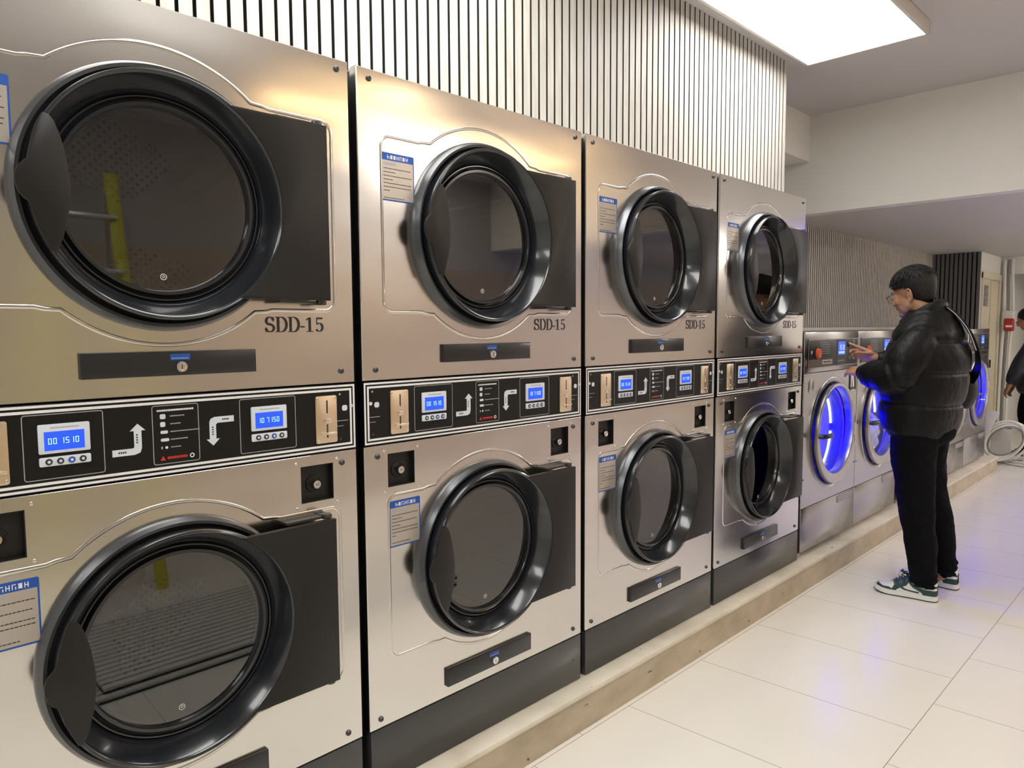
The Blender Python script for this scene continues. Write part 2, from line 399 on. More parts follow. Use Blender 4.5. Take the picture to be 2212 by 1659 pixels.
# far wall with an opening under a soffit, and the small tiled room behind it
M['tile']=mat('pale_wall_tile',(.62,.58,.51),.35); 
struct(MB().box(-.42,WX,10.95,11.05,2.12,H2).box(-.52,-.42,10.951,11.05,0,H2).box(-.42,-.34,10.95,11.05,0,2.12).box(-.52,-.34,11.05,12.7,0,H2).box(1.3,WX,10.95,11.05,0,2.12).build('wall_far','wallw'))
mb=MB()
for i in range(4):
    for k in range(7): mb.box(-.34+i*.42+.002,-.34+i*.42+.418,12.65,12.7,.3*k+.002,.3*k+.298)
struct(mb.build('wall_far_tiles','tile',smooth=False))
struct(MB().box(-.34,1.4,12.7,12.8,0,H2).box(1.3,1.4,11.05,12.7,0,H2).build('wall_far_room','wallw'))

# ------------------------------------------------------------------ ceiling light panels
M['lamp']=mat('light_diffuser',(1,1,1),.5,emis=(1,.985,.95),es=LAMP)
M['lframe']=mat('white_light_frame',(.66,.62,.57),.45)
def light_panel():
    root=empty('ceiling_light',(0,0,H1)); w,l=.65,1.25
    f=MB()
    for a in ((-w/2,-w/2+.016,-l/2,l/2),(w/2-.016,w/2,-l/2,l/2),(-w/2,w/2,-l/2,-l/2+.016),(-w/2,w/2,l/2-.016,l/2)): f.box(a[0],a[1],a[2],a[3],-.07,-.004,bev=.001)
    f.box(-w/2+.01,w/2-.01,-l/2+.01,l/2-.01,-.02,-.004)
    f.build('light_frame','lframe',root)
    MB().box(-w/2+.016,w/2-.016,-l/2+.016,l/2-.016,-.068,-.03).build('diffuser','lamp',root)
    return root
LPS=[((.155,3.70),'large flat ceiling light panel above the dryers'),((.155,1.35),'flat ceiling light panel over the first dryer, outside the view'),
 ((1.25,.9),'flat ceiling light panel right above the camera'),((1.25,-1.6),'flat ceiling light panel behind the camera'),((3.55,4.2),'flat ceiling light panel on the far side of the room'),((.155,-1.4),'flat ceiling light panel at the near end of the room')]
p0=light_panel()
for i,((x,y),lab) in enumerate(LPS):
    o=p0 if i==0 else dup(p0); o.location=(x,y,H1); tag(o,lab,'ceiling light','ceiling light panels')
def area(name,loc,sx,sy,col,pw,rot=(0,0,0)):
    l=bpy.data.lights.new(name,'AREA'); l.shape='RECTANGLE'; l.size=sx; l.size_y=sy; l.color=col; l.energy=pw
    o=bpy.data.objects.new(name,l); COL.objects.link(o); o.location=loc; o.rotation_euler=rot; return o
# slim batten lamps out of view, added to brighten the low-ceiling zone
def batten(x,y,col,es,lab,name):
    root=empty('unseen_batten_light',(x,y,H2))
    m=mat(name,col,.5,emis=col,es=es)
    MB().box(-.05,.05,-.6,.6,-.03,0,bev=.004).build('lamp_housing','lframe',root)
    MB().box(-.04,.04,-.58,.58,-.045,-.03,bev=.004).build('lamp_tube',m,root)
    tag(root,lab,'ceiling light')
batten(2.4,7.4,(1,.93,.80),105,'warm batten light added out of view to brighten the low-ceiling zone','added_fill_tube')
batten(2.2,10.0,(1,.93,.80),105,'warm batten light added out of view to brighten the far corridor','added_fill_tube_far')
# blue LED batten under the low ceiling, beyond the right edge of the view
root=empty('unseen_batten_light',(1.02,7.0,H2)); root.rotation_euler=(0,0,pi/2*0)
m=mat('blue_tube',(.1,.1,.8),.5,emis=(.10,.08,1),es=BLUET)
MB().box(-.02,.02,-.5,.5,-.035,0,bev=.003).build('lamp_housing','lframe',root)
MB().box(-.050,-.046,-.5,.5,-.088,-.0,bev=.0).box(-.048,-.02,-.5,.5,-.006,-.001).build('lamp_shield','lframe',root)  # side plate added to keep direct blue light off the left wall
MB().tube([(.005,-.48,-.064),(.005,.48,-.064)],.02,12).build('lamp_tube',m,root)
tag(root,'blue LED batten under the low ceiling, outside the right edge','ceiling light')
# warm LED strip high on the right-hand wall (seen as wavy lines in the steel)
root=empty('strip_light',(2.99,3.9,3.07))
MB().box(2.94,3.04,2.3,5.5,3.045,3.07,bev=.002).build('strip_rail','lframe',root,(2.99,3.9,3.07))
MB().box(2.955,3.025,2.35,5.45,3.03,3.045).build('strip_diffuser',mat('warm_led_strip',(1,.8,.5),.5,emis=(1,.66,.30),es=22),root,(2.99,3.9,3.07))
tag(root,'warm LED strip light recessed on the ceiling to the right of the view','ceiling light')
w=bpy.data.worlds.new('world'); S.world=w; w.use_nodes=True; w.node_tree.nodes['Background'].inputs[0].default_value=(.02,.02,.02,1)

# ------------------------------------------------------------------ stacked dryers
DW=.940; CY=.458; CZU,CZL=1.755,.7635
Z0,ZPL,ZB,ZT,ZTOP=ZC,.324,1.147,1.3265,2.170
OFF=(0,0,ZC)
BUMP=[]
def emboss_pts(cz,yl,yr,zt,zb,R=.328,r=.028):
    pts=[]
    def arc(cy,cz_,rr,a0,a1,n=6):
        for i in range(n+1):
            a=radians(a0+(a1-a0)*i/n); pts.append((cy+rr*cos(a),cz_+rr*sin(a)))
    arc(yl+r,zt-r,r,180,90)
    a=math.degrees(math.asin(zt/R*.985))
    x=R*cos(radians(a)); pts.append((-x-.035,zt)); pts.append((-x-.018,zt+.004))
    arc(0,0,R,180-a-2.5,a+2.5,26)
    pts.append((x+.018,zt+.004)); pts.append((x+.035,zt))
    arc(yr-r,zt-r,r,90,0); arc(yr-r,zb+r,r,0,-90)
    R2=R*.965; a=math.degrees(math.asin(min(.97,-zb/R2*.985))); x=R2*cos(radians(a))
    pts.append((x+.035,zb)); pts.append((x+.018,zb-.004)); arc(0,0,R2,-a-2.5,-180+a+2.5,26); pts.append((-x-.018,zb-.004)); pts.append((-x-.035,zb))
    arc(yl+r,zb+r,r,270,180)
    return [(CY+a_,cz+b_) for a_,b_ in pts]
def sheet_edges(mb,y0,y1,z0,z1,m=0,d=.03):
    """folded return of a sheet-metal front"""
    e=.003
    for (a,b,c,dd) in ((y0,z0,y0,z1),(y1,z0,y1,z1),(y0,z0,y1,z0),(y0,z1,y1,z1)):
        oy=(-e if a==c==y0 else e if a==c==y1 else 0); oz=(-e if b==dd==z0 else e if b==dd==z1 else 0)
        pts=[[(0,a,b),(0,c,dd)],[(-e*.7,a+oy*.7,b+oz*.7),(-e*.7,c+oy*.7,dd+oz*.7)],[(-e*2,a+oy,b+oz),(-e*2,c+oy,dd+oz)],[(-d,a+oy,b+oz),(-d,c+oy,dd+oz)]]
        for i in range(3): mb.quad([pts[i][0],pts[i][1],pts[i+1][1],pts[i+1][0]],m)
def door_set(root,cz,name):
    # rubber flange fixed to the cabinet
    g=MB(); g.lathe([(.205,-.030),(.235,-.022),(.243,.004),(.262,.008),(.266,.018),(.270,.028),(.277,.030),(.282,.020),(.2855,.012),(.2865,.004),(.2865,-.003)],CY,cz,128)
    fl=g.build('door_flange','rubber',root,OFF)
    d=MB()
    d.lathe([(.245,.012),(.258,.016),(.2615,.030),(.2625,.054),(.2605,.060),(.257,.0615),(.2535,.0595),(.250,.054),(.240,.036),(.230,.016),(.2245,.004),(.2225,-.003),(.2205,-.001),(.219,.002),(.216,.002),(.2145,-.006),(.2115,-.008),(.209,-.002),(.206,.003),(.199,.003),(.1965,-.001),(.1955,-.012),(.19,-.02)],CY,cz,144)
    door=d.build('door',('blackgloss'),root,OFF)
    # hinge plate
    R=.262; a1=math.asin(.219/R); a2=math.asin(.215/R)
    ins=.2535
    poly=[(CY+.377,cz+.219),(CY+.104,cz+.219)]
    b1=math.atan2(.219,.128); b2=math.atan2(-.212,.139)
    poly=[(CY+ins*cos(b2+(b1-b2)*i/24),cz+ins*sin(b2+(b1-b2)*i/24)) for i in range(25)]
    poly+= [(CY+.377,cz+.219),(CY+.377,cz-.212)]
    hp=MB(); hp.prism(poly,.046,.0618,0,bev=.0015); hp.build('hinge_plate','flat',door,OFF)
    for s_ in (1,-1):
        pin=MB()
        zc=cz+.004+s_*.221; pin.tube([(.038,CY+.362,zc-.006),(.038,CY+.362,zc+.006)],.012,16); pin.box(.0,.045,CY+.35,CY+.374,zc-.005,zc+.004,bev=.001)
        pin.box(0,.04,CY+.25,CY+.36,zc-.004 if s_>0 else zc-.002,zc+.002 if s_>0 else zc+.004)
        pin.build('hinge_bracket','screw',door,OFF)
    # handle plate: lens shape with a thumb bump
    hp=[(-.232,.1285),(-.222,.126),(-.214,.116),(-.206,.094),(-.199,.066),(-.194,.03),(-.191,.0),(-.193,-.035),(-.199,-.07),(-.208,-.104),(-.219,-.132),(-.229,-.131),
        (-.240,-.107),(-.2505,-.08),(-.2575,-.052),(-.2615,-.040),(-.270,-.034),(-.278,-.022),(-.2825,-.005),(-.2815,.012),(-.275,.026),(-.265,.036),(-.2605,.041),(-.256,.062),(-.249,.09),(-.240,.115)]
    h=MB(); h.prism([(CY+a,cz+b) for a,b in hp][::-1],.058,.0665,0,bev=.0012); h.build('handle','flat',door,OFF)
    gl=MB(); gl.disc(.1965,-.009,CY,cz,96); gl.build('glass','glass',door,OFF)
    lg=MB(); 
    flatline(lg,[(CY+.0+.0065*cos(2*pi*i/20),cz-.166+.0065*sin(2*pi*i/20)) for i in range(20)],.0014,-.0082)
    flatline(lg,[(CY-.002,cz-.163),(CY+.002,cz-.163),(CY+.003,cz-.1665),(CY-.002,cz-.168)],.001,-.0082,closed=True)
    lg.build('glass_mark','white',door,OFF)
    # drum behind
    dr=MB(); dr.lathe([(.205,-.030),(.205,-.055)],CY,cz,64,1)
    dr.lathe([(.207,-.055),(.36,-.07)],CY,cz,64,1)
    dr.lathe([(.36,-.07),(.36,-.60)],CY,cz,64,1)
    dr.disc(.36,-.60,CY,cz,64,0); dr.lathe([(.12,-.597),(.115,-.585),(0.0001,-.585)],CY,cz,48,1)
    for k in range(3):
        a=k*2*pi/3+.5; c,s_=cos(a),sin(a)
        X=Matrix.Translation((0,CY,cz))@Matrix.Rotation(a,4,'X')
        dr.box(-.60,-.08,.30,.36,-.02,.02,1,bev=.008,X=X)
    dr.build('drum',['drum' if cz>1 else 'drumlow','side','drumside'],root,OFF,angle=30)
def lock_bar(root,y0,y1,z0,z1,blue=True):
    b=MB(); b.box(0,.011,y0,y1,z0,z1,bev=.002); o=b.build('lock_bar','black',root,OFF)
    cy=(y0+y1)/2+.012; cz=(z0+z1)/2-.008
    k=MB(); k.lathe([(.0125,.011),(.0125,.0155),(.0115,.0175),(.0075,.0175),(.0070,.0165),(.0001,.0165)],cy,cz,24); k.box(.0165,.0172,cy-.0008,cy+.0008,cz-.005,cz+.005,1)
    k.build('lock',['polish','ink'],o,OFF)
    if blue:
        t=MB(); t.box(.011,.0114,cy-.023,cy+.020,(z0+z1)/2+.007,(z0+z1)/2+.021)
        for i in range(9): t.box(.0114,.0116,cy-.020+i*.0042,cy-.0175+i*.0042,(z0+z1)/2+.010,(z0+z1)/2+.0125,1)
        t.build('lock_sticker',['labelblue','gray'],o,OFF)
def sticker(root,y0,y1,z0,z1,seed):
    rnd=random.Random(seed); s=MB(); s.prism(rrect(y0,y1,z0,z1,.004),0,.0006,0)
    s.box(.0006,.0008,y0+.0035,y1-.0035,z0+.004,z1-.021,1)
    for i in range(7):
        a=y0+.022+i*.0105; zz=z1-.0115
        s.box(.0006,.0009,a,a+.0016,zz-.0055,zz+.0055,2); s.box(.0006,.0009,a,a+.007,zz+rnd.choice((-.005,.0035)),zz+rnd.choice((-.003,.0052)) if False else zz+.0052,2) if i%3 else s.box(.0006,.0009,a,a+.0075,zz-.001,zz+.001,2)
        s.box(.0006,.0009,a+.0055,a+.0072,zz-.0055,zz+rnd.choice((.0,.0055)),2)
    z=z1-.03; s.box(.0008,.0009,y0+.009,y0+.052,z-.004,z+.004,3); z-=.013
    for k,wd in enumerate((.085,.035,.088,.03,.086,.09,.012,.0,.062)):
        y=y0+.009
        while wd>0 and y<y0+.009+wd*(y1-y0)/.11:
            l=rnd.uniform(.003,.008); s.box(.0008,.0009,y,y+l,z-.0011,z+.0011,4); y+=l+.0012
        z-=.0100
    s.build('instruction_label',['labelblue','label','white','gray','ink'],root,OFF)
def seg_digits(mb,s,y,z,h,x,m):
    SEG={'0':'abcdef','1':'bc','2':'abged','3':'abgcd','4':'fgbc','5':'afgcd','6':'afgedc','7':'abc','8':'abcdefg','9':'abcdfg','-':'g'}
    w=h*.5; t=h*.11
    for ch in s:
        if ch==' ': y+=w*.7; continue
        if ch==':': mb.box(x,x+.0002,y,y+t,z+h*.25,z+h*.35,m); mb.box(x,x+.0002,y,y+t,z+h*.65,z+h*.75,m); y+=t*3; continue
        for g in SEG[ch]:
            a={'a':(0,w,h-t,h),'g':(0,w,h/2-t/2,h/2+t/2),'d':(0,w,0,t),'f':(0,t,h/2,h),'e':(0,t,0,h/2),'b':(w-t,w,h/2,h),'c':(w-t,w,0,h/2)}[g]
            mb.box(x,x+.0002,y+a[0],y+a[1],z+a[2],z+a[3],m)
        y+=w*1.45
def display(parent,y0,s,blue_i):
    """pale bezel with blue LCD and a strip of four buttons"""
    d=MB(); d.prism(rrect(y0,y0+.0925,1.224,1.2835,.003),.0008,.004,0,bev=.0008)
    d.prism(rrect(y0,y0+.0925,1.1985,1.2168,.003),.0008,.004,0,bev=.0008)
    d.box(.004,.0042,y0+.010,y0+.082,1.230,1.2685,1)
    seg_digits(d,s,y0+.0170,1.2430,.0122,.0042,2)
    rnd=random.Random(len(s)+blue_i); y=y0+.022
    while y<y0+.072:
        l=rnd.uniform(.002,.004); d.box(.004,.0041,y,y+l,1.2745,1.2775,3); y+=l+.0008
    for i in range(4):
        cy=y0+.0165+i*.0203
        d.lathe([(.0064,.004),(.0064,.0052),(.0045,.0056),(.0001,.0056)],cy,1.2076,20,4 if i==blue_i else 5)
        d.lathe([(.0030,.0057),(.0001,.0057)],cy,1.2076,10,0)
    d.build('display',['bezel','lcd','seg','gray','labelblue','ink'],parent,OFF)
def coin_slot(parent,y0):
    c=MB(); y1=y0+.063; c.prism(rrect(y0,y1,1.1725,1.297,.005),.0008,.0045,0,bev=.001)
    yc=(y0+y1)/2+.002; c.box(.0045,.0047,yc-.0022,yc+.0022,1.251,1.285,1); c.box(.0045,.0047,yc-.0022,yc+.0022,1.186,1.222,1)
    c.box(.0045,.010,yc-.009,yc+.009,1.227,1.236,2,bev=.001); c.box(.0045,.012,yc-.022,yc+.024,1.1955,1.2005,2,bev=.001)
    for a in (y0+.006,y1-.006):
        for b in (1.179,1.290): c.lathe([(.0035,.0045),(.0028,.0062),(.0001,.0066)],a,b,12,2)
    c.build('coin_slot',['brassy','ink','chrome'],parent,OFF)
def arrow(mb,y,z,up,m):
    # L-shaped arrow
    if up:
        mb.prism([(y,z),(y+.045,z),(y+.056,z+.004),(y+.0595,z+.014),(y+.0595,z+.052),(y+.068,z+.052),(y+.052,z+.0675),(y+.036,z+.052),(y+.044,z+.052),(y+.044,z+.0165),(y+.041,z+.0145),(y,z+.0145)],.0004,.0007,m)
    else:
        mb.prism([(y+.066,z+.0525),(y+.066,z+.067),(y+.02,z+.067),(y+.0105,z+.063),(y+.0075,z+.055),(y+.0075,z+.0155),(y,z+.0155),(y+.0155,z),(y+.031,z+.0155),(y+.023,z+.0155),(y+.023,z+.049),(y+.027,z+.0525)],.0004,.0007,m)
STUD={}
def stud(root,name,mt,r,y,z):
    k=(name,r)
    if k not in STUD:
        b=MB(); b.lathe([(r,0),(r*.8,r*.58),(.0001,r*.7)],0,0,12); o=b.build(name,mt,root); STUD[k]=o.data
    else:
        o=bpy.data.objects.new(name,STUD[k]); COL.objects.link(o); o.parent=root
    o.location=(0,y,z-ZC)
def control_panel(root):
    p=MB(); p.box(-.03,.0004,.002,DW-.002,ZB+.0015,ZT-.0015,0,bev=.0008)
    for ins,w_ in ((.0062,.0052),(.0165,.0058)):
        flatline(p,[(ins,ZB+ins),(DW-ins,ZB+ins),(DW-ins,ZT-ins),(ins,ZT-ins)],w_,.0006,1)
    for a,b in ((.176,.320),(.418,.518),(.616,.761)): flatline(p,rrect(a,b,1.1725,1.3035,.005),.0016,.0006,2 if a<.4 or a>.6 else 2)
    arrow(p,.335,1.201,True,3); arrow(p,.535,1.201,False,3)
    # tiny lettering on arrows
    rnd=random.Random(3)
    for i in range(4): p.box(.0007,.0009,.347+i*.0042,.350+i*.0042,1.2065,1.2105,4); p.box(.0007,.0009,.3832,.3868,1.226+i*.0055,1.2292+i*.0055,4)
    for i in range(4): p.box(.0007,.0009,.573+i*.0042,.576+i*.0042,1.2590,1.2630,4); p.box(.0007,.0009,.5482,.5518,1.226+i*.0055,1.2292+i*.0055,4)
    # selection menu: icons + rows
    y=.428
    while y<.508: l=rnd.uniform(.002,.004); p.box(.0004,.0006,y,y+l,1.2905,1.2945,1); y+=l+.0008
    for k,(iw,ln) in enumerate(((.012,.028),(.011,.02),(.016,.062),(.018,.036),(.004,.02))):
        z=1.279-k*.0175
        p.prism(rrect(.434,.434+iw,z-.0055 if k<2 else z-.0035,z+.0055 if k<2 else z+.0035,.0028,3),.0004,.0007,3)
        if k==4: p.prism(rrect(.443,.449,z-.003,z+.003,.0025,3),.0004,.0007,3)
        y=.4555
        while y<.4555+ln: l=rnd.uniform(.002,.0045); p.box(.0004,.0006,y,y+l,z-.0012,z+.0012,2); y+=l+.0008
    p.prism([(.432,1.1805),(.443,1.1805),(.4385,1.1895),(.4365,1.1895)],.0004,.0007,5)
    y=.447
    while y<.489: l=rnd.uniform(.003,.005); p.box(.0004,.0006,y,y+l,1.1825,1.188,5); y+=l+.001
    flatline(p,[(.501+.0042*cos(2*pi*i/16),1.185+.0042*sin(2*pi*i/16)) for i in range(16)],.0022,.0006,1)
    # coin hints at the outer ends
    for s_,c in ((1,.045),(-1,.905)):
        p.prism(rrect(c-.008,c+.008,1.253,1.268,.005,3),.0004,.0007,3); p.prism(rrect(c-.020*s_-.005,c-.020*s_+.005,1.260,1.270,.004,3),.0004,.0007,3)
        p.box(.0004,.0006,c-.024,c+.010,1.2262,1.2278,2); p.box(.0004,.0006,c-.024,c-.004,1.2122,1.2136,2)
        p.lathe([(.003,.0004),(.002,.001),(.0001,.001)],c-.014,1.298,10,2); p.lathe([(.004,.0004),(.003,.001),(.0001,.001)],c-.014,1.178,10,4)
    o=p.build('control_panel',['panel','white','gray','bezel','ink','red'],root,OFF,smooth=False)
    display(o,.2015,'00 1510',2); display(o,.643,'10 7150',2)
    coin_slot(o,.0885); coin_slot(o,.816)
def serif_text(mb,y,z,h,x,m):
    """high-contrast serif lettering SDD-15 drawn from strokes"""
    t=.0004; th=h*.19; hl=h*.055
    def st(a,b,c,d): mb.box(x,x+t,y+a,y+b,z+c,z+d,m)
    def curve(pts,wf):
        P=[Vector(p) for p in pts]; L=[];R=[]
        for i in range(len(P)):
            tt=(P[min(i+1,len(P)-1)]-P[max(0,i-1)]).normalized(); q=Vector((-tt.y,tt.x)); w=hl/2+abs(tt.y if not callable(wf) else wf(tt))*(th-hl)/2
            L.append(P[i]+q*w); R.append(P[i]-q*w)
        vs=[(x+t,y+p.x,z+p.y) for p in L]+[(x+t,y+p.x,z+p.y) for p in R]; n=len(P)
        mb.add(vs,[[i,i+1,n+i+1,n+i] for i in range(n-1)],m)
    def Dl(o):
        nonlocal y; y0=y; y=y0+o
        st(h*.10,h*.10+th,0,h); st(0,h*.45,0,hl); st(0,h*.45,h-hl,h)
        curve([(h*.42+h*.36*sin(a),h*.5-h*.47*cos(a)) for a in [pi*i/20 for i in range(21)]],1); y=y0
    def Sl(o):
        nonlocal y; y0=y; y=y0+o
        pts=[(h*.60,h*.76)]+[(h*.34+h*.24*cos(a),h*.73+h*.24*sin(a)) for a in [radians(30+200*i/14) for i in range(15)]]
        pts+=[(h*.34+h*.27*cos(a),h*.27+h*.24*sin(a)) for a in [radians(62-215*i/14) for i in range(15)]]+[(h*.05,h*.25)]
        curve(pts,lambda q:max(abs(q.y),abs(q.x)*.9 if q.x>0 else 0)); st(h*.58,h*.62,h*.66,h); st(h*.04,h*.08,0,h*.33); y=y0
    Sl(0); Dl(h*.72); Dl(h*1.60); st(h*2.50,h*2.82,h*.30,h*.39)
    st(h*3.10,h*3.10+th,0,h*.97); st(h*2.95,h*3.45,0,hl); curve([(h*2.93,h*.80),(h*3.03,h*.86),(h*3.15,h*.95)],lambda q:.15)
    y0=y; y=y+h*3.62; st(h*.08,h*.55,h*.86,h*.98); st(h*.08,h*.135,h*.5,h*.95)
    curve([(h*.09,h*.52)]+[(h*.28+h*.25*cos(a),h*.31+h*.27*sin(a)) for a in [radians(115-265*i/20) for i in range(21)]],1); y=y0
def make_stack():
    root=empty('stack_dryer',(0,0,ZC))
    # cabinet: five sides only, so that the drums have room
    c=MB(); d=.90
    for a in ((.0035,.012),(DW-.012,DW-.0035)): c.box(-d,-.028,a[0],a[1],Z0+.003,ZTOP-.004)
    c.box(-d,-d+.01,.012,DW-.012,Z0+.003,ZTOP-.004); c.box(-d,-.012,.0035,DW-.0035,ZTOP-.008,ZTOP-.0035,1); c.box(-d,-.02,.012,DW-.012,Z0+.003,Z0+.013)
    c.build('cabinet',['side','steel'],root,OFF)
    u=MB(); plate_hole(u,0.003,DW-.003,ZT+.003,ZTOP-.003,CY,CZU,.244,0); sheet_edges(u,0.003,DW-.003,ZT+.003,ZTOP-.003)
    outline(u,emboss_pts(CZU,-.383,.425,.246,-.236),.009,0,.0018)
    u.build('upper_front_panel','steel',root,OFF,angle=60)
    l=MB(); zs=1.012; plate_hole(l,0.003,DW-.003,ZPL+.003,zs,CY,CZL,.244,0)
    lb=[(.0785,.1725),(.7715,.8655)]; q0,q1=1.0215,1.1175
    for a,b,cc,dd in ((.003,DW-.003,zs,q0),(.003,DW-.003,q1,ZB-.003),(.003,lb[0][0],q0,q1),(lb[0][1],lb[1][0],q0,q1),(lb[1][1],DW-.003,q0,q1)):
        l.quad([(0,a,cc),(0,b,cc),(0,b,dd),(0,a,dd)])
    sheet_edges(l,.003,DW-.003,ZPL+.003,ZB-.003)
    outline(l,emboss_pts(CZL,-.380,.425,.234,-.245,R=.318),.009,0,.0018)
    l.build('lower_front_panel','steel',root,OFF,angle=60)
    for a,b in lb:
        k=MB()
        for t in ((a,a+.002,q0,q1),(b-.002,b,q0,q1),(a,b,q0,q0+.002),(a,b,q1-.002,q1)): k.box(-.022,.0005,*t)
        k.box(-.024,-.016,a,b,q0,q1); k.lathe([(.0235,-.016),(.022,-.013),(.019,-.0135)],(a+b)/2-.003,(q0+q1)/2-.003,28,0)
        kb=k.build('key_box','flat',root,OFF)
        k=MB(); k.lathe([(.0115,-.016),(.0115,.002),(.0105,.004),(.006,.004),(.0055,.003),(.0001,.003)],(a+b)/2-.003,(q0+q1)/2-.003,24,0); k.box(.003,.0036,(a+b)/2-.006,(a+b)/2,(q0+q1)/2-.004,(q0+q1)/2-.002,1)
        k.build('lock',['polish','ink'],kb,OFF)
        for yy in (a-.012,b+.012):
            for zz in (q0-.010,q1+.010): stud(root,'rivet','chrome',.0038,yy,zz)
    door_set(root,CZU,'upper'); door_set(root,CZL,'lower')
    lock_bar(root,.281,.657,1.370,1.4245); lock_bar(root,.281,.656,.3595,.4175)
    sticker(root,.0735,.1875,1.826,1.9575,1); sticker(root,.080,.190,.844,.979,2)
    control_panel(root)
    pl=MB(); pl.box(-.03,0.0,.003,DW-.003,Z0+.002,ZPL-.002,bev=.002); pl.lathe([(.004,0),(.003,.0015),(.0001,.0018)],.045,.235,12); pl.lathe([(.004,0),(.003,.0015),(.0001,.0018)],.895,.235,12)
    pl.build('plinth','plinth',root,OFF)
    first=None
    for yy,zz in ((.040,2.143),(.904,2.143),(.044,1.358),(.897,1.360),(.044,1.114),(.893,1.114),(.038,.352),(.893,.356)):
        if first is None:
            b=MB(); b.lathe([(.0082,0),(.0078,.003),(.0055,.0055),(.0025,.0060),(.002,.0045),(.0001,.0045)],0,0,20); first=b.build('screw','screw',root); o=first
        else: o=first.copy(); COL.objects.link(o); o.parent=root
        o.location=(0,yy,zz-ZC)
    t=MB(); serif_text(t,.687,1.4645,.038,0.0002,0); t.build('model_lettering','ink',root,OFF,smooth=False)
    return root
LABS=['stacked double dryer nearest the camera, cut off by the left edge, in brushed steel',
 'second stacked double dryer in brushed steel, complete in view with charcoal plinth',
 'third stacked double dryer in brushed steel, between the second and the last one',
 'last stacked double dryer, standing right beside the first front-loading washer']
st=make_stack()
for k in range(4):
    o=st if k==0 else dup(st)
    o.location=(0,.135+.963*k,ZC); tag(o,LABS[k],'dryer','stacked dryers along the left wall')

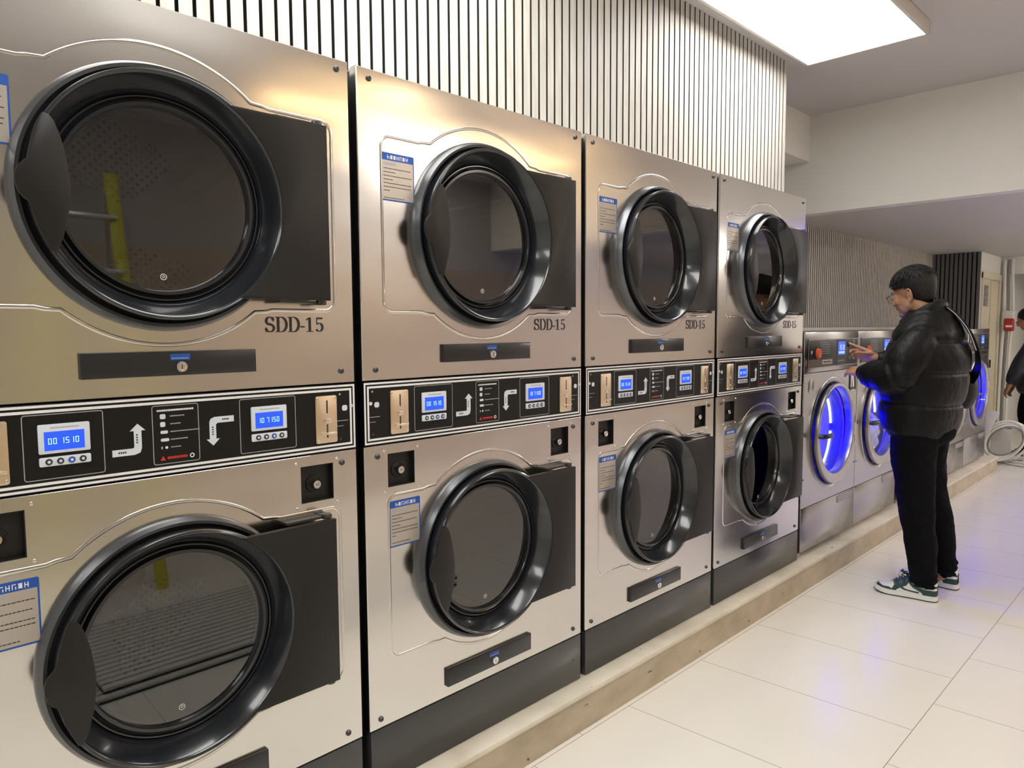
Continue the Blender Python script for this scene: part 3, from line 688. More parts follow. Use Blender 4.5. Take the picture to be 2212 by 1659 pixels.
# ------------------------------------------------------------------ washers
WW=.815; WC=(.430,.829)
def make_washer():
    root=empty('washing_machine',(0,0,ZC)); z0,zt=.178,1.441; zl=.434
    cy,cz=WC
    c=MB(); d=.84
    for a in ((.001,.008),(WW-.008,WW-.001)): c.box(-d,-.012,a[0],a[1],z0,zt-.006)
    c.box(-d,-d+.01,.008,WW-.008,z0,zt-.006); c.box(-d,-.01,.001,WW-.001,zt-.012,zt-.004); c.box(-d,-.02,.008,WW-.008,z0,z0+.01)
    c.build('cabinet','wsteel',root,OFF)
    f=MB(); plate_hole(f,.002,WW-.002,zl+.002,1.205,cy,cz,.312,0)
    sheet_edges(f,.002,WW-.002,zl+.002,1.205)
    outline(f,[(cy+.332*cos(2*pi*i/72),cz+.335*sin(2*pi*i/72)) for i in range(72)],.020,0,.004)
    f.build('front_panel','wsteel',root,OFF,angle=60)
    k=MB(); k.box(-.03,0,.002,WW-.002,z0,zl-.002,bev=.003); kick=k.build('kick_panel','wsteel',root,OFF)
    k=MB(); k.box(0,.002,.535,.785,.378,.422,bev=.001); k.build('kick_plate_tag',M['wtag'],kick,OFF)
    # fascia with steel surround
    p=MB(); p.box(-.03,.0,.002,WW-.002,1.209,zt,bev=.004); 
    fs=p.build('fascia','wsteel',root,OFF)
    b=MB(); b.box(0,.004,.040,.797,1.233,1.398,0,bev=.002)
    flatline(b,rrect(.043,.794,1.236,1.395,.004),.003,.0043,5)
    for i,(a,e) in enumerate(((.205,.33),(.212,.345),(.214,.348),(.216,.35),(.216,.352),(.22,.352))): b.box(.004,.0043,a,e,1.376-i*.0125,1.378-i*.0125,1)
    b.box(.004,.0043,.055,.40,1.241,1.283,4); b.box(.0043,.0046,.24,.38,1.253,1.276,5); b.box(.0046,.0048,.25,.37,1.259,1.270,4)
    b.box(.004,.005,.452,.61,1.240,1.392,0)
    b.prism([(.08,1.31),(.10,1.325),(.10,1.33),(.075,1.335)],.004,.0045,1)
    for i in range(5): b.box(.004,.0056,.478+.02*i,.49+.02*i,1.262,1.268,1)
    for (a,e,z1,z2) in ((.635,.665,1.342,1.378),(.69,.725,1.345,1.385)): b.prism(rrect(a,e,z1,z2,.010,4),.004,.012,3,bev=.002)
    for i in range(3): b.lathe([(.011,.004),(.010,.007),(.0001,.0075)],.66+.045*i,1.275,16,3)
    bo=b.build('control_panel',['panel','gray','white','screw',M['brown'],M['bezelg']],fs,OFF)
    dsp=MB(); dsp.box(.005,.0062,.474,.580,1.300,1.380,0); seg_digits(dsp,'1510',.489,1.330,.030,.0062,1)
    for i in range(5): dsp.box(.0062,.0065,.482+.019*i,.494+.019*i,1.308,1.320,1)
    dsp.build('display',['wdisp','seg'],fs,OFF)
    kn=MB(); kn.lathe([(.030,.004),(.030,.012),(.024,.02),(.018,.018),(.0001,.020)],.170,1.316,32,0); kn.build('orange_button','orange',fs,OFF)
    # side slot with chrome insert, and the oval recess
    s=MB(); s.prism(rrect(.682,.792,1.062,1.180,.012),.0,.0035,0,bev=.001); s.box(.0035,.0045,.700,.712,1.09,1.165,1); s.box(.0035,.008,.69,.784,1.064,1.074,1,bev=.001)
    s.prism([(.712,1.16),(.735,1.16),(.752,1.09),(.73,1.09)],.0035,.006,1)
    s.build('soap_slot',['black','polish'],root,OFF)
    s=MB(); s.prism(rrect(.060,.132,1.095,1.172,.022),.0,.0022,0,bev=.0008); s.build('lock_cover','wsteel',root,OFF)
    for yy,zz in ((.020,.60),(.030,.425),(.800,.60)): stud(root,'screw','screw',.005,yy,zz)
    # gasket recess, door
    g=MB(); g.lathe([(.278,-.025),(.300,-.020),(.309,.003),(.315,.005),(.319,-.001)],cy,cz,96); g.lathe([(.278,-.030),(.290,-.034)],cy,cz,96); g.build('door_gasket','blackgloss',root,OFF)
    dm=MB(); dm.lathe([(.287,-.010),(.298,.0),(.3035,.024),(.3025,.032),(.299,.0355),(.292,.0362),(.276,.034),(.2645,.0315),(.2615,.027),(.261,.004),(.261,-.02)],cy,cz,112); lift(dm)
    do_=dm.build('door','dsteel',root,OFF)
    gm=MB()
    # bowl glass that bulges into the drum
    gm.lathe([(.2612,.024),(.2560,.018),(.238,-.022),(.232,-.028)]+[(.230*cos(t),-.03-.03*sin(t)) for t in [pi/2*i/10 for i in range(0,10)]]+[(.0001,-.06)],cy,cz+LIFT,64); gm.build('glass','wglass',do_,OFF)
    hn=MB(); hn.tube([(.030,cy-.288,cz+.010),(.052,cy-.280,cz+.010),(.062,cy-.255,cz+.009),(.064,cy-.175,cz+.008)],[.012,.015,.015,.014],16); hn.build('door_handle','black',do_,OFF)
    for zz in (-.07,.07):
        hg=MB(); hg.tube([(.03,cy+.279,cz+zz-.03),(.03,cy+.279,cz+zz+.03)],.009,12); hg.build('hinge','polish',do_,OFF)
    # lit drum
    dr=MB(); dr.lathe([(.286,-.034),(.288,-.05),(.305,-.06),(.305,-.46),(.0001,-.47)],cy,cz,72,0)
    for q in range(3):
        X=Matrix.Translation((0,cy,cz))@Matrix.Rotation(q*2*pi/3+.9,4,'X'); dr.box(-.44,-.09,.25,.305,-.02,.02,0,bev=.01,X=X)
    dr.build('drum','wdrum',root,OFF)
    ar=MB()
    for a0,a1 in ((4,62),(-66,-6)):
        ar.tube([(-.125,cy+.296*cos(radians(a0+(a1-a0)*i/14)),cz+.296*sin(radians(a0+(a1-a0)*i/14))) for i in range(15)],.007,8)
    ar.build('drum_reflection_arcs','arc',root,OFF)  # glowing arcs stand in for reflections of the LED ring
    li=MB(); li.lathe([(.2845,-.037),(.2845,-.046)],cy,cz,72); li.build('drum_led_strip','bluelamp',root,OFF)
    # feet
    for yy in (.06,WW-.06):
        for xx in (-.05,-.76):
            ft=MB(); ft.lathe([(.022,0),(.022,.012),(.010,.014),(.010,.034)],0,0,16,X=Matrix.Translation((xx,yy,ZC))@Matrix.Rotation(-pi/2,4,'Y'))
            ft.build('foot','ledge',root,OFF)
    l=bpy.data.lights.new('drum_lamp','POINT'); l.energy=WBLUE; l.color=(.003,.0005,1); l.shadow_soft_size=.10
    lo=bpy.data.objects.new('drum_lamp',l); COL.objects.link(lo); lo.parent=root; lo.location=(-.20,cy-.05,cz-ZC)
    return root
M['dsteel']=mat('satin_door_steel',(.52,.50,.49),.32,1); M['wtag']=mat('etched_plate',(.42,.37,.38),.4,.9); M['brown']=mat('brown_print',(.06,.022,.015),.4); M['bezelg']=mat('steel_line',(.5,.48,.45),.3,.8)
LIFT=.021
def lift(mb):
    # the porthole opening sits a little above the centre of the steel ring
    for i,(x,y,z) in enumerate(mb.v):
        r=math.hypot(y-WC[0],z-WC[1]); t=max(0,min(1,(.298-r)/.033)); mb.v[i]=(x,y,z+LIFT*t)
ws=make_washer()
WL=['first washer, right beside the last stacked dryer, with an empty drum glowing blue',
 'second washer, partly behind the standing man, white laundry in its blue drum',
 'third washer, hidden behind the standing man','fourth washer, mostly behind the legs of the standing man, only its lower front showing',
 'last washer in the row, at the end of the curb, laundry in its blue drum']
for k,y in enumerate((3.995,4.815,5.755,6.715,7.545)):
    o=ws if k==0 else dup(ws); o.location=(0,y,ZC); tag(o,WL[k],'washing machine','front-loading washers with blue lights')
# laundry tumbling in two drums
def laundry(y,seed,lab,pts):
    rnd=random.Random(seed); cy,cz=y+WC[0],WC[1]; b=MB()
    for (dx,dy,dz,r) in pts: b.ball((dx,cy+dy,cz+dz),(r*1.1,r*rnd.uniform(.9,1.2),r*rnd.uniform(.7,1.0)),0,20)
    for i in range(5):
        dx,dy,dz,r=pts[i%len(pts)]; b.tube([(dx,cy+dy,cz+dz),(dx+.04,cy+dy+rnd.uniform(-.06,.06),cz+dz+r*.8),(dx+.05,cy+dy+rnd.uniform(-.08,.08),cz+dz+r*1.4)],[.04,.035,.015],10,0)
    o=b.build('laundry','cloth_white',angle=180); rm=o.modifiers.new('r','REMESH'); rm.mode='VOXEL'; rm.voxel_size=.006; rm.use_smooth_shade=True
    tx=bpy.data.textures.new('folds','CLOUDS'); tx.noise_scale=.05; dm=o.modifiers.new('d','DISPLACE'); dm.texture=tx; dm.strength=.03
    tag(o,lab,'laundry')
laundry(4.815,1,'white laundry heaped in the bottom of the blue drum of the second washer',[(-.13,-.06,-.21,.075),(-.13,.04,-.21,.08),(-.13,.13,-.17,.08),(-.13,.18,-.10,.07),(-.13,.10,-.10,.07),(-.14,.20,-.02,.055)])
laundry(7.545,2,'white laundry in the blue drum of the last washer',[(-.13,.20,.06,.05),(-.13,.20,-.02,.06),(-.13,.18,-.10,.07),(-.13,.11,-.17,.08),(-.13,.0,-.21,.08)])
# ------------------------------------------------------------------ standing man
M['skin']=mat('skin',(.46,.25,.15),.48,spec=.4); M['skin'].node_tree.nodes['Principled BSDF'].inputs['Subsurface Weight'].default_value=.12; M['skin'].node_tree.nodes['Principled BSDF'].inputs['Subsurface Radius'].default_value=(.02,.007,.004)
M['hair']=mat('black_hair',(.007,.0065,.0065),.55,spec=.35,bump=(110,.7,.008,(1,1,.3)))
M['jacket']=mat('black_nylon_jacket',(.005,.0055,.006),.47,spec=.19,bump=(38,.6,.007,(1,1,.5)))
M['denim']=mat('black_trousers',(.003,.003,.0045),.85,spec=.12,bump=(10,.6,.02,(1,1,1.6)))
M['shirt']=mat('white_shirt',(.8,.8,.78),.7)
M['strap']=mat('black_strap',(.006,.006,.0065),.5,spec=.3)
M['piping']=mat('reflective_piping',(.75,.75,.72),.3,.3)
M['shoewhite']=mat('white_leather',(.80,.80,.78),.4)
M['shoegreen']=mat('dark_green_leather',(.018,.055,.055),.4)
M['outsole']=mat('black_outsole',(.015,.015,.016),.7)
M['wire']=mat('thin_dark_spectacle_wire',(.12,.07,.05),.3,.8)
M['lens']=door_glass('clear_lens',(.93,.93,.93),1.5)
def remesh(o,vox,smooth=4,fac=.5):
    r=o.modifiers.new('union','REMESH'); r.mode='VOXEL'; r.voxel_size=vox; r.use_smooth_shade=True
    if smooth:
        q=o.modifiers.new('smooth','SMOOTH'); q.iterations=smooth; q.factor=fac
    return o
def catmull(P,n=6):
    P=[Vector(p) for p in P]; out=[]
    for i in range(len(P)-1):
        a=P[max(0,i-1)];b=P[i];c=P[i+1];d=P[min(len(P)-1,i+2)]
        for k in range(n):
            t=k/n; out.append(.5*((2*b)+(c-a)*t+(2*a-5*b+4*c-d)*t*t+(-a+3*b-3*c+d)*t**3))
    out.append(P[-1]); return out
def limb(mb,pts,n=20,sub=5,puffs=None,X=None,m=0):
    """pts: (x,y,z,r) joints -> closed tapering tube, optional puff count"""
    P=catmull([p[:3] for p in pts],sub); R=[p[3] for p in pts]; rr=[]
    for i in range(len(pts)-1):
        for k in range(sub): rr.append(R[i]+(R[i+1]-R[i])*k/sub)
    rr.append(R[-1])
    if puffs:
        N=len(rr)-1; rr=[r*(1-.10*abs(cos(pi*puffs*i/N))**8) for i,r in enumerate(rr)]
    # round off the ends
    mb.tube(P,rr,n,m,X=X); mb.ball(P[0],rr[0]*.98,m,16,X=X); mb.ball(P[-1],rr[-1]*.98,m,16,X=X)

def hand(mb,wrist,fwd,up,side,curls,L=.185,thumb_dir=.6,spread=.16,tuck=.25):
    """wrist point, fwd = towards the fingertips, up = back of the hand, side=+1/-1 for where the thumb sits"""
    f=Vector(fwd).normalized(); u=Vector(up); u=(u-f*u.dot(f)).normalized(); s=f.cross(u)*side
    W=Vector(wrist); k=L/.185
    # palm: four metacarpal columns fused
    for i,a in enumerate((.030,.010,-.010,-.028)):
        e=W+f*(.088-.006*(i==3)-.003*(i==0))*k+s*a*k
        mb.tube([W+s*a*.55*k-f*.01,W+f*.04*k+s*a*.85*k,e],[.0135*k,.0140*k,.0115*k],10); mb.ball(e,.0115*k,0,12)
    mb.ball(W+f*.03*k+s*.022*k-u*.006*k,(.024*k,.018*k,.016*k),0,14)
    Ls=(.072,.080,.074,.058); out=[]
    for i,a in enumerate((.030,.010,-.010,-.028)):
        p=W+f*.086*k+s*a*k; d=f.copy(); c=curls[i]; seg=[.44,.31,.25]; pts=[p.copy()]
        d=(d+s*(a*spread/.03)).normalized(); ang=0
        for j,sg in enumerate(seg):
            ang+=c*(.8 if j==0 else 1.0)
            dd=(d*cos(ang)-u*sin(ang)).normalized(); p=p+dd*Ls[i]*sg*k; pts.append(p.copy())
        r=.0088*k if i<3 else .0076*k
        mb.tube(pts,[r*1.08,r*1.02,r*.95,r*.80],10); 
        for q_,rr in zip(pts,(1.05,1.04,.97,.80)): mb.ball(q_,r*rr,0,10)
    # thumb from the side of the palm
    p=W+f*.018*k+s*.024*k-u*.004*k; d=(f*.75+s*thumb_dir-u*tuck).normalized(); pts=[p]
    for sg,tw in ((.042,0),(.032,.25),(.026,.35)):
        d=(d*cos(tw)+f*sin(tw)*.7-u*sin(tw)*.3).normalized(); p=p+d*sg*k; pts.append(p)
    mb.tube(pts,[.0135*k,.0108*k,.0098*k,.0078*k],10)
    for q_,rr in zip(pts,(.0130,.0107,.0098,.0079)): mb.ball(q_,rr*k,0,10)

def make_man():
    root=empty('person',(.50,4.38,0)); off=(.50,4.38,0)
    # ---- head frame: faces -X, turned a little away and bowed
    HC=Vector((.430,4.375,1.652)); HX=Matrix.Translation(HC)@Matrix.Rotation(radians(-16),4,'Z')@Matrix.Rotation(radians(-17),4,'Y')@Matrix.Scale(1.07,4)
    b=MB(); 
    def hb(c,r): b.ball(c,r,0,28,X=HX)
    hb((.018,0,.030),(.094,.077,.092)); hb((-.028,0,-.022),(.066,.060,.080)); hb((-.030,0,-.070),(.054,.052,.040))
    hb((-.064,0,-.094),(.026,.028,.020)); hb((-.058,0,.022),(.036,.055,.032)); hb((-.005,0,-.060),(.060,.060,.045))
    hb((-.079,0,.018),(.014,.045,.011))                                   # brow
    b.tube([(-.086,0,.006),(-.097,0,-.010),(-.108,0,-.026),(-.100,0,-.034)],[.008,.010,.013,.010],12,X=HX); hb((-.104,0,-.027),(.012,.011,.009))
    for s_ in (-1,1):
        hb((-.096,s_*.011,-.030),(.010,.008,.008)); hb((-.058,s_*.036,-.026),(.026,.022,.026))
        # ear: rim, lobe and bowl
        ex,ey,ez=.022,s_*.075,-.026
        rim=[(ex-.010,ey-s_*.004,ez+.010),(ex-.010,ey+s_*.004,ez+.026),(ex+.004,ey+s_*.010,ez+.035),(ex+.018,ey+s_*.013,ez+.026),(ex+.021,ey+s_*.013,ez+.008),(ex+.013,ey+s_*.009,ez-.010),(ex+.002,ey+s_*.004,ez-.026),(ex-.006,ey-s_*.001,ez-.026),(ex-.009,ey-s_*.004,ez-.012)]
        b.tube(catmull(rim,4),.0042,8,X=HX); b.ball((ex+.003,ey-s_*.001,ez),(.016,.0045,.026),0,14,X=HX); b.ball((ex-.001,ey+s_*.002,ez-.024),(.008,.005,.009),0,12,X=HX)
        b.ball((ex+.009,ey+s_*.006,ez+.008),(.005,.004,.015),0,12,X=HX)
    hb((-.0905,0,-.051),(.011,.022,.006)); hb((-.089,0,-.060),(.011,.019,.006)); hb((-.077,0,-.076),(.016,.024,.012)); hb((-.076,0,-.046),(.020,.030,.028)); hb((-.066,0,-.090),(.028,.032,.026)); hb((-.062,0,-.004),(.034,.056,.034)); hb((-.045,0,-.055),(.042,.052,.040))
    # neck and trunk core, arms, legs: one surface under the clothes
    limb(b,[(.462,4.38,1.62,.066),(.485,4.38,1.55,.068),(.515,4.38,1.46,.08)])
    for c,r in (((.53,4.38,1.38),(.11,.19,.13)),((.51,4.38,1.20),(.12,.17,.16)),((.50,4.38,1.02),(.12,.16,.14))): b.ball(c,r,0,28)
    limb(b,[(.53,4.20,1.42,.055),(.475,4.12,1.24,.048),(.465,4.10,1.19,.044),(.33,4.16,1.21,.036),(.240,4.22,1.218,.027)])
    limb(b,[(.53,4.56,1.42,.055),(.47,4.62,1.24,.048),(.455,4.60,1.20,.044),(.35,4.52,1.25,.036),(.232,4.405,1.290,.027)])
    for y_,p in ((4.26,[(.505,4.27,.95,.08),(.515,4.26,.70,.075),(.52,4.25,.50,.052),(.555,4.25,.28,.048),(.570,4.245,.10,.036)]),(4.5,[(.505,4.49,.95,.08),(.50,4.50,.70,.075),(.515,4.50,.50,.052),(.58,4.515,.28,.048),(.600,4.52,.10,.036)])):
        limb(b,p); b.ball((p[-1][0]-.04,p[-1][1],.055),(.085,.035,.028),0,16)
    hand(b,(.236,4.222,1.218),(-.84,.52,.02),(-.25,-.45,.82),1,(.10,.16,.22,.30),L=.180,thumb_dir=.5,spread=.06)
    hand(b,(.232,4.405,1.288),(-.90,-.12,.36),(.10,.93,.30),-1,(.02,.62,.74,.84),L=.180,thumb_dir=.05,spread=.04,tuck=.75)
    body=b.build('body','skin',root,off); remesh(body,.0034,3,.5)
    # ---- hair
    h=MB(); n=56; rings=18; vs=[]
    for i in range(rings+1):
        for j in range(n):
            az=2*pi*j/n; cx,sy=cos(az),sin(az)          # az=pi is the forehead
            front=max(0,-cx); back=max(0,cx); sidew=abs(sy)
            # polar angle of the hairline: short at the forehead, low at the nape, sideburn before the ear
            lim=radians(80*front**1.5+136*back**.7+ (104 if cx>-.1 else 88)*sidew**2*(1-back*.3) )
            lim=min(lim,radians(140)); lim=max(lim,radians(74))
            if -.62<cx<-.05 : lim=max(lim,radians(97 if -.38<cx<-.10 else 84))
            t=lim*i/rings
            k=1.0+ .035*sin(5*az)*sin(t)*.4
            tp=max(0,1-max(0,(t-radians(70))/radians(50))*.10)
            rx,ry,rz=.110*tp,.090*tp,.097
            x=.018+rx*sin(t)*cx*k; y=ry*sin(t)*sy*k; z=.040+(rz if t<pi/2 else .105+.050*back)*cos(t)*(1+.05*cos(3*az)*sin(t))
            if cx<-.5: x-=.006*sin(t)*front
            vs.append((x,y,z))
    fs=[[i*n+j,i*n+(j+1)%n,(i+1)*n+(j+1)%n,(i+1)*n+j] for i in range(rings) for j in range(n)]
    vs.append((.018,0,.03)); c=len(vs)-1
    fs+=[[rings*n+j,rings*n+(j+1)%n,c] for j in range(n)]
    h.add(vs,fs,0,HX)
    # locks of hair lying forward over the cap
    rnd=random.Random(5)
    for q in range(900):
        az=rnd.uniform(0,2*pi); t0=rnd.uniform(.05,1.25); pts=[]
        for k in range(4):
            t=t0+k*.085; a=az+k*.03*rnd.uniform(-1,1)
            if cos(az)<-.2 and t>1.38: t=1.38
            if t>1.62: t=1.62
            lift=1.0+.028*sin(pi*(k+1)/4.2)
            pts.append((.018+.112*sin(t)*cos(a)*lift-(.006 if cos(a)<-.5 else 0),.0905*sin(t)*sin(a)*lift,.040+.098*cos(t)*lift))
        h.tube(pts,[.0012,.0018,.0015,.0004],4,0,X=HX)
    h.build('hair','hair',root,off,angle=180)
    e=MB()
    for s_ in (-1,1): e.tube([(-.089,s_*.018,.024),(-.0885,s_*.032,.029),(-.082,s_*.048,.026)],[.002,.0034,.0015],8,0,X=HX)
    e.build('eyebrows','hair',root,off)
    for s_ in (-1,1):
        e=MB(); e.ball((-.0665,s_*.030,.004),.0125,0,20,X=HX); e.ball((-.0780,s_*.030,.002),(.0025,.006,.006),1,12,X=HX); e.build('eye',['white','ink'],root,off)
    # ---- spectacles
    g=MB()
    for s_ in (-1,1):
        cc=[(-.108-.004*cos(a),s_*.033+.024*cos(a),-.002+.020*sin(a)) for a in [2*pi*i/28 for i in range(29)]]
        g.tube(cc,.0011,6,0,caps=False,X=HX)
        g.tube(catmull([(-.109,s_*.057,.004),(-.100,s_*.070,.006),(-.055,s_*.078,.012),(-.005,s_*.083,.022),(.018,s_*.083,.014)],4),.0014,6,0,X=HX)
    g.tube([(-.110,-.010,.003),(-.112,0,.006),(-.110,.010,.003)],.0011,6,0,X=HX)
    gl=g.build('glasses','wire',root,off)
    g=MB()
    for s_ in (-1,1): g.add([(-.108,s_*.033+.0235*cos(a),-.002+.0195*sin(a)) for a in [2*pi*i/28 for i in range(28)]],[list(range(28))],0,HX)
    g.build('lenses','lens',gl,off)
    # ---- puffer jacket
    j=MB(); prof=[]
    # (z, x front, x back, half width y)
    K=[(.858,.345,.620,.205),(.90,.318,.642,.222),(1.00,.306,.665,.238),(1.10,.310,.682,.246),(1.20,.318,.694,.252),(1.30,.330,.696,.255),(1.38,.352,.686,.25),(1.44,.376,.668,.228),(1.49,.40,.645,.18),(1.53,.415,.62,.13),(1.56,.425,.59,.09)]
    seams=[.885,1.06,1.225,1.395]
    def interp(z):
        for a,c_ in zip(K,K[1:]):
            if a[0]<=z<=c_[0]:
                t=(z-a[0])/(c_[0]-a[0]); t2=t; return [a[i]+(c_[i]-a[i])*t2 for i in range(4)]
        return K[-1]
    n=56; Z=[.858+(1.56-.858)*i/90 for i in range(91)]; vs=[]
    for z in Z:
        _,xf,xb,hw=interp(z); g=min([abs(z-s_) for s_ in seams]); p=-.011*math.exp(-(g/.009)**2)+.006*min(1,g/.06)
        if z<.875: p-=.012
        cx=(xf+xb)/2; rx=(xb-xf)/2+p; ry=hw+p
        for q in range(n):
            a=2*pi*q/n; c_,s_=cos(a),sin(a); e=2/2.35
            zz=z+ (.012*sin(a)+.018*c_*-1*0)
            x=cx+rx*math.copysign(abs(c_)**e,c_); y=4.38+ry*math.copysign(abs(s_)**e,s_)
            vs.append((x,y,z-.02*(x-.45)-max(0,(1.15-z)/.29)*.16*(x-.48)))
    m_=len(Z); fs=[[i*n+q,i*n+(q+1)%n,(i+1)*n+(q+1)%n,(i+1)*n+q] for i in range(m_-1) for q in range(n)]+[list(range(n)),[(m_-1)*n+q for q in range(n)]]
    X=Matrix.Translation((.5,4.38,0))@Matrix.Rotation(radians(-9),4,'Z')@Matrix.Translation((-.5,-4.38,0))
    j.add(vs,fs,0,X)
    # collar: a thick standing band round the neck, higher at the back
    cc=[]; 
    for i in range(33):
        a=2*pi*i/32; cc.append((.492+.088*cos(a),4.378+.088*sin(a),1.526+.053*cos(a)))
    j.tube(cc,[(.040,.024)]*33,14,0,caps=False)
    cc=[(p[0]+.012*(1 if p[0]>.49 else -.2),p[1],p[2]-.055) for p in cc]; j.tube(cc,[(.034,.040)]*33,14,0,caps=False)
    # near (left) sleeve
    limb(j,[(.530,4.205,1.405,.090),(.500,4.14,1.325,.101),(.455,4.10,1.235,.106)],24,14,1)
    limb(j,[(.465,4.095,1.225,.106),(.400,4.115,1.203,.098),(.320,4.165,1.208,.082),(.258,4.205,1.214,.060)],24,12,2)
    limb(j,[(.258,4.207,1.215,.052),(.240,4.216,1.216,.044)],20,4)
    # far (right) sleeve
    limb(j,[(.545,4.56,1.425,.098),(.52,4.63,1.345,.11),(.470,4.635,1.245,.112)],24,14,2)
    limb(j,[(.475,4.63,1.235,.11),(.40,4.56,1.245,.095),(.32,4.48,1.268,.075),(.262,4.430,1.282,.05)],24,12,3)
    jk=j.build('jacket','jacket',root,off); remesh(jk,.006,3,.45)
    tx=bpy.data.textures.new('quilt_folds','CLOUDS'); tx.noise_scale=.11; tx.noise_depth=2
    d=jk.modifiers.new('folds','DISPLACE'); d.texture=tx; d.strength=.010; d.mid_level=.5
    t=MB(); t.tube([(.505+.158*cos(a),4.375+.180*sin(a),.882-.02*cos(a)) for a in [radians(175+i*9) for i in range(8)]],[(.010,.010)]*8,10); t.build('shirt_hem','shirt',root,off)
    # ---- trousers
    t=MB(); t.ball((.498,4.38,.90),(.165,.175,.10),0,32); 
    limb(t,[(.493,4.285,.90,.118),(.492,4.275,.78,.114),(.508,4.262,.62,.098),(.520,4.255,.52,.090),(.535,4.252,.40,.083),(.553,4.250,.25,.076),(.566,4.247,.15,.066),(.570,4.246,.120,.064)],28,8)
    limb(t,[(.495,4.475,.90,.118),(.488,4.485,.78,.114),(.500,4.497,.62,.098),(.515,4.503,.52,.092),(.548,4.510,.40,.086),(.575,4.518,.25,.078),(.592,4.522,.17,.066),(.596,4.523,.130,.064)],28,8)
    for cx,cy,zz in ((.572,4.246,.088),(.600,4.523,.10)):
        for i in range(3): t.tube([(cx+.057*cos(a),cy+.052*sin(a),zz+.030*i-.012*cos(a)) for a in [2*pi*k/24 for k in range(25)]],.011,8,0,caps=False)
    tr=t.build('trousers','denim',root,off); remesh(tr,.006,3,.5)
    tx2=bpy.data.textures.new('trouser_folds','CLOUDS'); tx2.noise_scale=.09
    d=tr.modifiers.new('folds','DISPLACE'); d.texture=tx2; d.strength=.016; d.mid_level=.5
    for cx,cy in ((.572,4.246),(.602,4.523)):
        so=MB(); so.tube([(cx,cy,.045),(cx+.002,cy,.10),(cx-.004,cy,.19)],[.030,.034,.044],16); so.build('sock','denim',root,off)
    shoe(root,off,(.640,4.246,0),5,'left_shoe'); shoe(root,off,(.672,4.523,0),-4,'right_shoe')
    tag(root,'man in a black puffer jacket and green and white sneakers reaching towards the first washer','person')
    # shoulder bag, worn over the far shoulder and hanging behind
    bg=empty('sling_bag',(.70,4.62,.92)); bo=(.70,4.62,.92)
    q=MB(); q.ball((.640,4.68,1.11),(.050,.09,.11),0,32); q.box(.60,.678,4.61,4.76,1.03,1.18,bev=.03,seg=3)
    b_=q.build('bag_body','strap',bg,bo); remesh(b_,.006,4,.5)
    path=catmull([(.665,4.65,1.17),(.712,4.56,1.24),(.725,4.47,1.34),(.698,4.42,1.44),(.650,4.39,1.52),(.600,4.375,1.568),(.545,4.35,1.585)],6)
    s_=MB(); s_.tube(path,[(.006,.032)]*len(path),10,up=(1,0,.6)); s_.build('strap','strap',bg,bo)
    p1=catmull([(.727,4.445,1.34),(.700,4.393,1.443),(.652,4.364,1.522),(.602,4.350,1.572)],6)
    s_=MB(); s_.tube(p1,.0026,6); s_.build('strap_piping','piping',bg,bo)
    tag(bg,'black sling bag hanging behind the standing man on a shoulder strap','bag')

